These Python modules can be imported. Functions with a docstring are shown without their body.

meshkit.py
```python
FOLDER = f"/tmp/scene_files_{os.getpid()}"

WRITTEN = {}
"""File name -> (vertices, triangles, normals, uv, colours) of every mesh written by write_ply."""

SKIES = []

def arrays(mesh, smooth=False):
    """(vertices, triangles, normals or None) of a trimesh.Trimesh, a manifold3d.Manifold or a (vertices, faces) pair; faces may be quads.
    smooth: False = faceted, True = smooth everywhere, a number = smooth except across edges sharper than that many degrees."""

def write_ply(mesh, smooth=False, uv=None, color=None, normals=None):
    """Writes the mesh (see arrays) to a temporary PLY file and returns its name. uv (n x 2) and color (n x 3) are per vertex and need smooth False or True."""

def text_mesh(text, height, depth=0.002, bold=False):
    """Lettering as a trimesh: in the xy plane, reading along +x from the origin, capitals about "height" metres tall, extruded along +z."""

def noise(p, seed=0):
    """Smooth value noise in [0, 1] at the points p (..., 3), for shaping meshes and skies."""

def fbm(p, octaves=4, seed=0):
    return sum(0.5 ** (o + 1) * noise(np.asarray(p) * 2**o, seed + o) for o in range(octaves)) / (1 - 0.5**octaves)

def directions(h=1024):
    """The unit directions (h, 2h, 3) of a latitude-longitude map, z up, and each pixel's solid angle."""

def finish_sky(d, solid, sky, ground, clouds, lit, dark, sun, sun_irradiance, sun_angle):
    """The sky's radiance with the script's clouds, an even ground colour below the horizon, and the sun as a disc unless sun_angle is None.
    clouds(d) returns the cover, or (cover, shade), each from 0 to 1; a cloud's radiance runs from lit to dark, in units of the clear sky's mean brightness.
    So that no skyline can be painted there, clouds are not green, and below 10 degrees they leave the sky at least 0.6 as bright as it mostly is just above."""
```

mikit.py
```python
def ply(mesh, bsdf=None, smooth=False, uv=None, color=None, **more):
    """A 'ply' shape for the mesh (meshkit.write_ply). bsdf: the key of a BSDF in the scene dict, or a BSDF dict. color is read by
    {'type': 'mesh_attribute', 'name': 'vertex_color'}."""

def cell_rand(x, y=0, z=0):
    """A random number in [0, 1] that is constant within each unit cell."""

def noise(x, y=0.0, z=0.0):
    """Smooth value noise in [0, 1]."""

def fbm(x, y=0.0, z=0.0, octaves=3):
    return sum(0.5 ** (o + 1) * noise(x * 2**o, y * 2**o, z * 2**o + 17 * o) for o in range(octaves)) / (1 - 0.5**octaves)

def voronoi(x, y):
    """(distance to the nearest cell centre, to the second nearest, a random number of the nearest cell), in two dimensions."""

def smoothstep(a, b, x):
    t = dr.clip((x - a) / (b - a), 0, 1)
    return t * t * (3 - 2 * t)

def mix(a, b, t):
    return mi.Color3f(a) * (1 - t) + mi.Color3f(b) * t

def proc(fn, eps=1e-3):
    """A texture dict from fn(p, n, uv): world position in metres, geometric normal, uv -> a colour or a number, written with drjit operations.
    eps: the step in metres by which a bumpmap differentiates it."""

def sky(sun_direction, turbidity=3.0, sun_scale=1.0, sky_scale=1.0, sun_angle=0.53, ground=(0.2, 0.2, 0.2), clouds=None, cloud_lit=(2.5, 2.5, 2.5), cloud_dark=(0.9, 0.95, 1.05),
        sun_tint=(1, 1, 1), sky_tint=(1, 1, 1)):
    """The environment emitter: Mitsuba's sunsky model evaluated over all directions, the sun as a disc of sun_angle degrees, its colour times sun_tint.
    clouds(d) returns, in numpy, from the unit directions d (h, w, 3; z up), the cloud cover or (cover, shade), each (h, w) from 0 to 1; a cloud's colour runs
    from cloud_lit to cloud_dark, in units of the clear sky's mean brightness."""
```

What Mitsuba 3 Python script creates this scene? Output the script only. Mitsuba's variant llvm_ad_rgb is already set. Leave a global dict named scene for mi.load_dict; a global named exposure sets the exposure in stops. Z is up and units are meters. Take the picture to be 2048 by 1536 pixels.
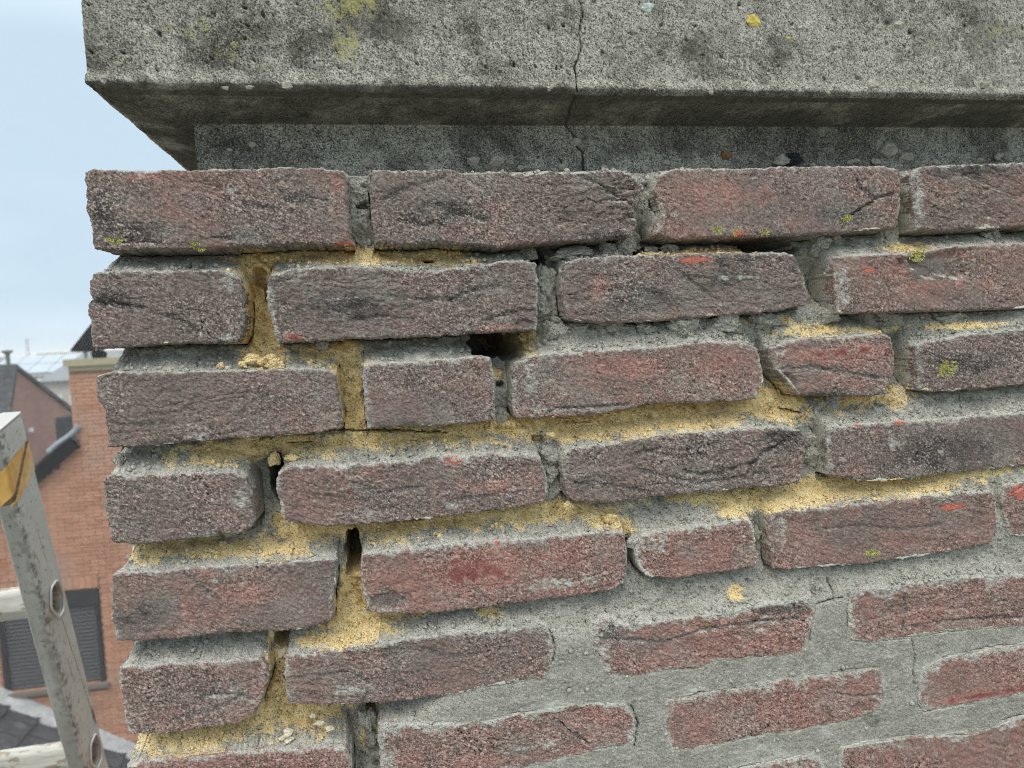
import math, random, numpy as np, trimesh, mitsuba as mi, mikit, drjit as dr
import meshkit
from scipy import ndimage
from scipy.spatial import cKDTree
import shapely
from shapely.geometry import Polygon, LineString

T = mi.ScalarTransform4f
SPIN = np.array([[.36, .48, -.8], [-.8, .6, 0], [.48, .64, .6]])   # noise is read in turned axes, so that its lattice never lines up with the courses


def noise(p, seed=0):
    return meshkit.noise(np.asarray(p, float) @ SPIN.T + 61.7, seed)


def fbm(p, octaves=4, seed=0):
    return meshkit.fbm(np.asarray(p, float) @ SPIN.T + 61.7, octaves, seed)


rng = np.random.default_rng(7)
random.seed(7)
scene, labels = {}, {}

# ------------------------------------------------------------------ camera, sky, exposure
EYE = 8.0                                   # eye height above the street; the chimney's front face is the plane y = 0
CAM = [0.0, -0.56, EYE]
RIGHT, UP, FWD = [0.98371522, -0.17397492, -0.04513414], [0.05617639, 0.05907553, 0.99667161], [0.17072954, 0.9829765, -0.06788678]
scene['camera'] = {
    'type': 'thinlens', 'fov': 2 * math.degrees(math.atan(1024 / 1450)), 'fov_axis': 'x', 'aperture_radius': 0.0013, 'focus_distance': 0.575,
    'near_clip': 0.02, 'far_clip': 3000.0,
    'to_world': T().look_at(origin=CAM, target=[CAM[k] + FWD[k] for k in range(3)], up=UP)}


def overcast(d):
    """An even overcast sky, brighter towards the zenith, with faint broad cloud shapes."""
    up = np.clip(d[..., 2], 0, 1)
    q = d / (0.25 + np.abs(d[..., 2:3]))
    soft = fbm(q * 1.1 + 5, 4, 3)
    shade = 1 - np.clip((up - 0.33) / 0.67, 0, 1)
    return np.ones(up.shape), np.clip(shade + (soft - 0.5) * 0.14, 0, 1)


scene['sky'] = mikit.sky([-0.45, -0.55, 0.85], turbidity=4, sun_scale=0.1, sun_angle=30, clouds=overcast,
                         cloud_lit=(4.3, 4.35, 4.2), cloud_dark=(0.87, 1.11, 1.31), ground=(0.16, 0.16, 0.15))
exposure = 2.74

# ------------------------------------------------------------------ measured outlines (mm on the wall: x to the right, z up from eye height)
BRICKS = [  # outline of each front face in mm: top, right, bottom, left; then redness, fold height, grain, set-back, pale rim, depth
 ([(-199.2,127),(-192.6,129.1),(-156.5,128.5),(-129.7,128),(-88.5,128.8),(-44.4,129.3),(-21.9,127)],[(-19.9,118.2),(-20.3,98.1),(-19.6,79.6)],[(-197.2,73.9),(-176.9,72.3),(-150.6,71.7),(-125.5,72.2),(-81.3,73.6),(-49.7,73.6),(-17.5,71.8)],[(-199.9,121.5),(-200.1,98.3),(-198.4,86.8),(-198,80.5)],0.3,1,1,-1,0.25,100),
 ([(-3.4,125.1),(4.4,126.9),(48.5,126.6),(70.2,124.6),(152.5,124.1),(191.8,125.8),(203.2,119.1)],[(208.4,112),(208.1,102.5),(205.7,94.3),(204.5,82.9)],[(-2.3,73.3),(16.2,71.4),(43.1,73),(69.4,70.1),(94.7,68),(124.9,70),(176.6,72.4),(200.4,74.2)],[(-4.1,118.8),(-3.3,95.2),(-3.2,83)],0.16,2.6,1.3,-1,0.35,100),
 ([(221.9,113.4),(225.1,122.1),(236.7,127.1),(313.1,127.5),(365.9,128.1),(426.3,128.6),(440.6,125.6)],[(443.8,116.4),(441.8,102.5),(439.7,86.9)],[(218.5,74.6),(234.1,72.3),(251.7,71.1),(302.9,71.7),(364.9,72.4),(402.1,73.8),(437.7,76)],[(219.6,108.3),(225.8,92.4),(220.4,82.6)],0.32,1,1,0,0.4,100),
 ([(452,120.5),(460.7,128),(533.5,130.2),(615.5,131.7),(695.8,132.7)],[(701.6,114.3),(701,87.2)],[(457.4,74.3),(488.6,73.3),(563,74.5),(631.9,74.9),(696.8,75.5)],[(452.9,110),(454.7,95.2),(456.5,82.4)],0.28,1.8,1.2,0,0.5,100),
 ([(-199.5,57.1),(-176.7,58.2),(-139.5,56.8),(-115.6,56.8),(-105.7,54),(-100.8,48.8)],[(-99.1,37.8),(-99.8,23.2),(-101.2,12.3)],[(-203.5,4.7),(-199.7,3.1),(-173.4,4),(-141.2,4.6),(-117.9,2.8),(-106,3)],[(-202.1,52),(-203.7,45),(-201.9,37.9),(-204.8,34.5),(-204.7,23.9),(-205.2,13.3)],0.14,1.5,1,0,0.5,210),
 ([(-79.6,51.7),(-72.3,54.1),(-60.1,55.9),(-37,56.8),(-7,56.6),(13.4,54.6),(39.6,50.4),(61.7,54.3),(92.2,56.9),(109.2,58),(120.3,55)],[(121.3,41.8),(121.2,30.1),(121.3,15.6),(119.8,8.6)],[(-77.1,1.6),(-54.1,1.7),(-24.9,2.2),(22.6,1.6),(71.5,1.7),(118.8,2.8)],[(-82.4,46.4),(-83.8,35.4),(-82.3,26.2),(-80.4,17.7),(-78.2,7.6)],0.12,2.2,1.2,0,0.6,100),
 ([(144.4,54.7),(152.2,57.3),(162.9,58.6),(193.6,59),(235.8,59.1),(268.2,59.1),(310.2,59.2),(334,58.6),(342.5,53.9)],[(346.1,47.2),(349.1,39.2),(353.8,22.8)],[(145.4,10.3),(150.7,8.9),(191.6,5.6),(232.9,6.3),(275.6,7.9),(328,9.9),(350.9,13.2)],[(142.8,45.8),(141,31),(142.5,18.3)],0.22,1.8,1.2,0,0.5,100),
 ([(379.8,52.9),(392.4,54.3),(445.1,54.2),(468.9,56.6),(494.5,59.8),(528.5,60.4),(563.1,60.4),(610.9,62.9)],[(614.2,44.1),(613.3,19.6)],[(380.4,5.4),(410.6,4.6),(456.3,4.1),(508.3,3),(563.2,3),(610.3,5.8)],[(378.7,44.6),(378.9,25.3)],0.38,1,0.8,0,0.5,100),
 ([(632,64.2),(696.9,68.3),(764,70.2)],[(766.8,49.3),(765.2,21.5)],[(633.7,6.7),(697.9,8.9),(764.3,12.2)],[(630.1,48.2),(631.4,25.7)],0.3,1.5,1,0,0.5,100),
 ([(-202.9,-16.4),(-196.4,-13.5),(-147.5,-16.1),(-110.2,-17.8),(-68.7,-17.7),(-44.6,-19.8),(-37.1,-24.3)],[(-36.5,-38.3),(-34.7,-51),(-33.8,-60.5)],[(-200.2,-67.7),(-168.7,-69.2),(-124.8,-67.2),(-79.8,-68),(-56.6,-67.4),(-35.6,-65.4)],[(-204.3,-22.4),(-203.9,-29.6),(-202.9,-33.2),(-199.2,-41.4),(-201,-47),(-199.4,-53.3),(-199.7,-60.8)],0.2,0.9,1,0,0.3,100),
 ([(-15.7,-17.9),(-9.3,-17.1),(15.5,-16.4),(49.6,-15.8),(73,-15.5),(81.2,-17)],[(84,-32.8),(83.6,-50.5)],[(-15.9,-66.3),(18.8,-67.5),(55.5,-68),(82.4,-67)],[(-17.7,-27.3),(-16.9,-44.4),(-16.8,-55.9)],0.24,0.4,0.8,0,0.7,210),
 ([(103.2,-22.5),(110.6,-18.5),(121.2,-16.3),(160,-15.4),(213.3,-15.5),(249.2,-12.7),(292.3,-13.9),(306.5,-20.4)],[(311.1,-37.3),(311.3,-48.2)],[(100,-65.7),(106.4,-67),(130.8,-67.3),(158,-67.5),(198.9,-64),(213.9,-60.8),(256.4,-63),(289.3,-63.7),(305,-63)],[(99.3,-29.7),(96.9,-46.2),(97.6,-57.3)],0.4,0.7,1,0,0.6,100),
 ([(317.8,-21.3),(326.5,-18),(345.3,-13.8),(390.5,-14.1),(422.3,-13.4),(430.4,-17.2)],[(433.7,-28.2),(434.1,-39),(430.1,-54)],[(343.9,-61.9),(362.4,-64.3),(380.7,-65.4),(404.9,-66.8),(422.2,-66.5)],[(318.1,-27.6),(322.4,-38.7),(334,-50.7)],0.36,1.8,1,0,0.6,100),
 ([(456.6,-25.8),(461.5,-23),(490.7,-19.1),(533.5,-16.1),(563.3,-15.2),(616.8,-13.9),(676.2,-12.3)],[(681,-35.5),(680.1,-49.3)],[(457.3,-64.2),(473.1,-66.5),(513.7,-66.6),(563.5,-65.4),(617.3,-64.3),(677,-63)],[(455.5,-34.4),(457.4,-46.7),(455.4,-57.5)],0.26,1.4,1.1,0,0.5,100),
 ([(-204.7,-91.7),(-199,-86.7),(-170.3,-90),(-155.2,-90.1),(-126.5,-91.2),(-113.9,-93.3),(-107.2,-98)],[(-103.3,-108.5),(-102.2,-124.9),(-103,-131.2)],[(-201.3,-138.6),(-168.5,-141),(-141.1,-140.6),(-115.3,-139.2),(-105.4,-135.2)],[(-205.1,-100.1),(-204.8,-114.7),(-203.4,-131.4)],0.2,0.7,1,0,0.4,210),
 ([(-83.4,-95),(-76.3,-91.7),(-69.7,-90.7),(-35,-92.6),(-0.4,-92.5),(38,-90.7),(79.6,-92.1),(109.2,-95.1),(117.2,-98.1)],[(120.1,-105.6),(123.6,-119.2),(121.9,-131.6)],[(-81.4,-131.3),(-75,-134.5),(-55.4,-137.8),(-33.3,-139.5),(2.6,-140.4),(52,-139.2),(102.8,-137.7),(117.6,-135.3)],[(-84.9,-102.4),(-84.9,-113),(-83.8,-123.4)],0.27,1.6,1.3,0,0.7,100),
 ([(137.7,-97.2),(142,-93.5),(150.3,-92),(183.9,-91.2),(231.2,-87),(255.7,-87.9),(299,-86.6),(330.9,-87.9),(344.2,-91.8)],[(349.6,-100.7),(350.4,-107.2),(347.4,-122.1)],[(140.3,-134),(148.5,-137.5),(165.2,-139.4),(191.5,-139.1),(237,-138.8),(289.2,-138),(323.8,-138.7),(342.4,-137.2)],[(135.3,-107.1),(137.5,-122.7),(138.5,-128.5)],0.12,2.4,1.3,0,0.5,100),
 ([(369.9,-92.6),(387.4,-89.9),(428.7,-90),(474.4,-90.8),(518.2,-90.5),(563.5,-90.3),(601.5,-89.9)],[(604.8,-109.4),(603.9,-127.7)],[(370.6,-132.5),(384.8,-136.7),(413.1,-142),(452.7,-142.1),(493.7,-140.8),(563.7,-139),(600.7,-137.6)],[(369.3,-102.1),(369.4,-119.4)],0.2,0.9,0.9,0,0.7,100),
 ([(617.5,-89.5),(699.6,-87.6),(785.3,-85.6)],[(787.1,-112.1),(786.5,-131.3)],[(619,-137.2),(700.4,-134.7),(784.2,-132.1)],[(616.6,-105.6),(617.8,-124.1)],0.3,1.4,1,0,0.5,100),
 ([(-203.8,-161.6),(-200.9,-159.7),(-168.7,-161.9),(-135.5,-161.1),(-101.9,-163),(-71.7,-163.3),(-51.5,-163.8),(-44.5,-165.6)],[(-46.2,-175.2),(-48.8,-192.6),(-49.8,-204.2)],[(-205.5,-210.4),(-199.5,-212.2),(-161.3,-213.4),(-116.4,-214.9),(-82.1,-216.6),(-60.2,-216),(-50.7,-213.2)],[(-205.4,-170),(-205.9,-181.1),(-206.2,-193.8)],0.34,0.9,1,0,0.5,100),
 ([(-25.7,-164.4),(-19.5,-161.9),(2.2,-161.6),(39.9,-161.3),(78.3,-162.5),(130.9,-163),(178.3,-162.9),(185.4,-166.4)],[(187.4,-182.5),(186.5,-194.9)],[(-22.2,-208.1),(-15.6,-212.4),(5.5,-214.4),(49.7,-215.8),(101.8,-215.1),(155.6,-214.3),(173,-212.8),(183.5,-208.5)],[(-27,-174.1),(-27.4,-186.6),(-25.4,-199)],0.52,1,1,0,0.7,100),
 ([(199,-169.8),(206.9,-168),(236.2,-167.3),(270.9,-165.4),(291.2,-163.8),(296.2,-165.1)],[(298.7,-175.2),(300.2,-187),(301.8,-198)],[(202.2,-202.9),(214.3,-206.6),(226.1,-208.3),(252.2,-208.5),(281,-207.6),(300.7,-205.2)],[(192.7,-178.4),(194.1,-188.6),(197.2,-197.3)],0.55,1.1,1.2,0,0.7,210),
 ([(315.5,-162.5),(321.1,-160.9),(342.4,-160.1),(397.9,-160.6),(455,-158.8),(507.9,-158.7),(529.9,-158.7)],[(535.1,-167.3),(536.7,-182.1),(536.7,-195.9)],[(317.2,-209.1),(331.6,-211.4),(378.3,-213.1),(416.1,-213.3),(454.6,-212.6),(487.3,-211.3),(530.9,-208.2)],[(313.3,-176.6),(314.9,-190.6)],0.44,0.8,1,0,0.5,100),
 ([(544.9,-156.2),(563.8,-153.2),(612.7,-151.5),(667.2,-150.2)],[(669.7,-170.2),(668.9,-189)],[(550.2,-201.7),(563.9,-204.4),(613.1,-202.9),(665.7,-200.6)],[(541.3,-168.7),(545,-185.1)],0.45,1.4,1,0,0.6,100),
 ([(-204.3,-230.8),(-195,-230.1),(-162.6,-231.9),(-135,-234.6),(-116.3,-234.6),(-105.6,-236)],[(-101.7,-243.1),(-100.7,-249.9),(-103.3,-262.5)],[(-201.3,-281.5),(-186.9,-283.5),(-172,-284.5),(-144.1,-285),(-123.2,-282.9),(-110.1,-276.9)],[(-205,-239.5),(-204.4,-254.7),(-203.3,-275.8)],0.38,1.1,1,0,0.6,210),
 ([(-87,-235.9),(-79.9,-234.5),(-71.5,-235.9),(-23.7,-235.4),(36.2,-232.5),(74.9,-233.8),(103,-235.4),(117,-236.2)],[(119.6,-242.3),(121.8,-260.1),(119.1,-273.2)],[(-86.9,-275.3),(-64,-278),(-50.6,-278.7),(-37.8,-281.2),(-10.8,-284.9),(14.2,-283.4),(39.9,-284),(65.8,-280),(92.8,-279.8),(113.4,-280)],[(-88.2,-248.7),(-88.9,-266.3)],0.32,1.8,1.4,0,0.7,100),
 ([(154.2,-237.6),(168,-234.1),(182.7,-243),(217.5,-242.7),(257.5,-243),(289.3,-240.1),(321.7,-237.5),(351.8,-235.5)],[(356.3,-247.5),(352.3,-260.4),(347.2,-277.6)],[(164,-281.9),(189.8,-286.9),(220.5,-286.1),(247.2,-287.3),(265.4,-283.1),(283.6,-285.3),(320.6,-286.4),(342.3,-284.6)],[(152.5,-250),(157.7,-267.5)],0.55,2,1.1,-0.5,0.8,100),
 ([(388.1,-237.2),(407.5,-235.7),(442.4,-236.3),(493.3,-234.8),(564,-238.9),(635.3,-242.9)],[(638.8,-262.3),(637.9,-278.9)],[(388.4,-280.8),(411.8,-284.5),(440,-285.1),(473.2,-284),(517.9,-285.6),(564.2,-288.2),(634.7,-290.6)],[(386.9,-251),(385.7,-266.5)],0.55,1.6,1.1,-0.5,0.8,100),
 ([(-205.2,-305.5),(-190.1,-303.1),(-145.5,-305.1),(-99.7,-308),(-66.1,-311.7),(-46.6,-314.6)],[(-43.5,-326.4),(-44.1,-349.1)],[(-205.1,-359.3),(-157.5,-363.5),(-103.2,-367),(-46.9,-369.9)],[(-206.6,-315.6),(-206.3,-338.9)],0.6,0.9,1,0,0.7,100),
 ([(-20.8,-298.9),(6.9,-302.8),(30.9,-305.8),(58,-308.4),(97.8,-305.6),(138.4,-304.4),(171.7,-307.6),(181.1,-310.6)],[(188.4,-326.7),(188.8,-338)],[(-18.7,-349.4),(16.5,-352),(55.9,-352.3),(95.7,-351.7),(129.9,-348.7),(159.1,-344.9),(185.1,-344.4)],[(-21.7,-313.8),(-20.5,-334.4)],0.52,1.3,1.2,-0.5,0.9,100),
 ([(214.9,-310),(249.3,-308.5),(311.7,-307.9),(376.8,-307.8),(406.6,-307.5),(416.4,-310.1)],[(420.3,-317),(419,-336.6)],[(220.5,-355.7),(238.4,-357.1),(256.5,-356.6),(301.8,-353.9),(338.1,-355),(366.4,-354.5),(391.2,-352.5),(414.5,-346.5)],[(214.3,-328.6),(215.5,-344.5)],0.62,0.8,1.2,-0.5,0.7,210),
 ([(459.3,-313.7),(473.1,-308.5),(523.6,-304.5),(564.2,-304.7),(624.9,-304.8),(686.3,-305.3)],[(689,-326.1),(688,-340.7)],[(460,-355.1),(472.8,-354.6),(523.6,-353.9),(564.4,-353.3),(625.4,-353.1),(685.9,-351.3)],[(455.2,-330.3),(454,-344.5)],0.62,0.6,1,-0.5,0.8,100),
 ([(155.8,-385.9),(199.6,-384.6),(253.5,-384.2),(304.5,-379.4),(337.6,-379),(356.7,-382.3)],[(361.3,-397.2),(361,-413.2)],[(155.9,-428.7),(220.4,-430),(289.2,-431.3),(359.8,-430.6)],[(153.6,-397.8),(154.6,-415.4)],0.55,1.2,1.2,-0.5,0.8,100),
 ([(376.7,-377),(404.2,-374.1),(453.3,-376.6),(509.4,-383.3),(533.6,-377.2),(564.5,-372.9),(620,-371.9)],[(623.5,-395.8),(622.6,-415.2)],[(377.4,-427.9),(435.1,-427.3),(512.4,-427.6),(619.4,-428.5)],[(374.5,-390),(374.7,-410.8)],0.62,1.2,1.1,-0.5,0.8,100),
 ([(-205.3,-380),(-158.9,-383.1),(-108.2,-387.1)],[(-107.5,-411.6),(-107.8,-427.8)],[(-204.8,-429.4),(-162.4,-433.6),(-109.5,-436.5)],[(-206.3,-393.6),(-206.4,-413.3)],0.4,1,1,0,0.6,100),
 ([(-89.6,-387.9),(-9.3,-391.9),(121.4,-388.2)],[(123.1,-410),(123,-431.7)],[(-89.6,-436.1),(-12,-441.5),(121.8,-440.2)],[(-91.5,-406.3),(-91.1,-422.7)],0.4,1,1,0,0.6,100),
 ([(653.4,-371.5),(763,-372.8),(885,-370.7)],[(888.6,-402.3),(888.1,-423.1)],[(655.2,-428),(764.4,-428.6),(884.5,-427.8)],[(651.4,-389.9),(652.8,-409.8)],0.6,1,1,0,0.7,100),
 ([(717.7,134),(866.7,137.3),(1021.1,140.9)],[(1026.3,116.6),(1025,92.2)],[(720,76),(868.8,80),(1022.8,84.4)],[(715.9,114.2),(717.4,96.1)],0.3,1.5,1,0,0.4,100),
 ([(698.3,-11.3),(841.8,-4.7),(933.1,-1.3)],[(936.5,-22.9),(936.1,-42.5)],[(700.3,-62.4),(843.5,-55.6),(933.9,-51.3)],[(696.3,-26.9),(697.7,-40.9)],0.3,1.5,1,0,0.5,100),
 ([(689.5,-149),(804.5,-144.7),(901.4,-141.8)],[(904.8,-164.5),(904.3,-184.4)],[(691.4,-200.6),(806,-196.1),(903.4,-191.9)],[(687.5,-166.9),(688.9,-181.2)],0.3,1.5,1,0,0.5,100),
 ([(657.4,-243.2),(771.7,-242),(880.3,-240.1)],[(883.6,-263.1),(883.1,-283.4)],[(659.1,-291.5),(772.9,-289),(880.7,-287.2)],[(655.4,-259.3),(656.7,-273.8)],0.5,1.5,1,0,0.6,100),
 ([(709.2,-305),(809,-303.6),(913.9,-302)],[(917.5,-328.2),(917,-348.8)],[(711.2,-352.5),(810.4,-350.1),(913.2,-348.4)],[(707.2,-323.4),(708.6,-338.4)],0.5,1.2,1,0,0.6,100),
]
CREASES = [([(400.3,117.5),(403.5,109.2),(414.2,104.9),(417.5,101.5)],1.1,2.6),([(441.3,106.3),(422.2,102.7),(409.4,95.8),(398.5,89.7),(388.2,83.6),(385.2,72.8)],1.1,2.8),([(6.9,105.1),(18.4,111.2),(29.8,115.2),(50.9,121)],2.6,2),([(17.2,90.1),(35.8,85.2),(49.1,86.9),(55.2,93.2),(57.6,102.5)],1.6,1.6),([(48,100.8),(53.4,95.1),(66.7,93),(83.9,88.1)],2.2,1.8),([(158.9,122.5),(174.9,114.6),(191.1,104.7),(206.1,94.7)],1.6,2.6),([(-93.7,102.8),(-83.4,100.8),(-69.5,98.8)],1.6,1.3),([(-51,109.4),(-40.5,105.7),(-35.2,104.9)],1.4,1.3),([(-183.4,78.1),(-160.2,77.6),(-150.4,74.9),(-130.1,74.8)],1.2,2.4),([(-117.7,79.9),(-105.8,78.5)],1.6,1.6),([(51.9,27.9),(67.7,35),(91.3,38.1)],2,1.8),([(6.6,33.3),(36.6,28.5),(53.9,29.4)],1.8,1.6),([(82.2,12.1),(106.3,18.9),(118.2,17.7)],2,2),([(-24.1,16.5),(-1.7,18.6),(24.4,14.5)],1.4,1.3),([(239.7,45.3),(256.6,31.4),(273.7,18.6)],1.4,1),([(171.7,30.3),(196.8,33.4),(222,26.5)],1.6,1),([(342.4,-92.5),(326.9,-102.5),(310.8,-108.6),(301.5,-116.4),(296.7,-124.6)],1.8,2.6),([(238.9,-120.1),(265.3,-124.2),(287.8,-119.6),(302.4,-116.9)],1.6,2.2),([(195.9,-113.8),(225.7,-123.2),(251.8,-130.7),(278.6,-128.7),(314.9,-126)],1.6,1.8),([(145,-120.9),(186.8,-128.4),(208,-134.3)],2,1.6),([(204.9,-98.8),(230.6,-106.9),(252.5,-106.5)],1.6,1.2),([(123.6,-64.1),(131,-60.5),(159.9,-61.1),(191.3,-61)],1.2,2.8),([(-146.6,-259.4),(-125.3,-261.5),(-113.8,-266.9)],1.8,2.2),([(-168.9,-274.9),(-144,-272.6),(-121.9,-263.9)],1.4,1),([(-62.6,-254.8),(-40,-254.5),(-28,-263.2),(-26.7,-273.1),(-33.2,-280.2)],1.8,1.9),([(18.3,-244.1),(37.5,-252.6),(61.5,-253.5)],1.8,1.2),([(123.6,-317.2),(136.5,-330.5),(149,-339.2)],1.1,2.6),([(120.3,-315.4),(124.9,-325.4),(127.9,-333.5)],1.4,1.4),([(373.1,-326.3),(396.4,-332.6),(415.1,-333.8)],1.2,2.2),([(156.7,-250.5),(182.2,-255.7),(216.9,-261.9),(248.2,-255.8),(293.6,-253.7),(340,-256.8)],1.5,1.9),([(442.9,-245.8),(443.7,-261.8),(440.6,-278.4)],1.4,1.5),([(444.1,-275.1),(471.8,-274.2),(507.6,-275.1),(564.2,-280.6)],1.2,1.7),([(326,-38.9),(353.6,-39.1),(390.9,-45.8),(424.3,-52.8)],1.4,1.6),([(-204.3,36.9),(-190,35),(-167.1,30.9)],1.4,1.9),([(-163.9,27.6),(-144.1,21.4),(-131,12.9)],1.4,1),([(-204.5,-45.7),(-190,-52.1),(-159.7,-53.4)],1.4,0.9),([(-154.1,-166),(-145.8,-172.6),(-137.7,-182.9),(-131,-187.5)],1.6,1),([(-31.3,-106.7),(-9.3,-116.3),(25.1,-115.2)],1.6,1.3),([(44,-126.6),(67.6,-126.6),(99.8,-125.3)],1.6,1.1),([(360.4,-179.6),(398.5,-179.6),(437.5,-186.7),(477.3,-185.9)],1.3,1.2)]
CHIPS = [(478.7,47.8,32.3,16.7,6),(332.6,-52.8,11.1,12.0,6),(326.5,-18.8,9.9,5.4,4),(-8.5,-202.9,14.5,8.4,3),(343.1,-100.3,6.5,6.5,3),(87,-140.3,16.1,4.8,2),(321.4,-252.5,28.4,9.5,2.5),(248.7,-235.6,67.9,7.2,5),(406.1,-346.3,19.8,9.9,2.5),(-64.8,4,9.4,3.6,3),(109.7,7.1,8.0,4.0,3),(196.6,85,8.4,6.7,3),(-103.4,-95.3,8.8,7.0,3),(-105.9,-240.6,9.1,9.1,3),(502.4,-280.1,62.7,6.3,1.5)]
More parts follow.
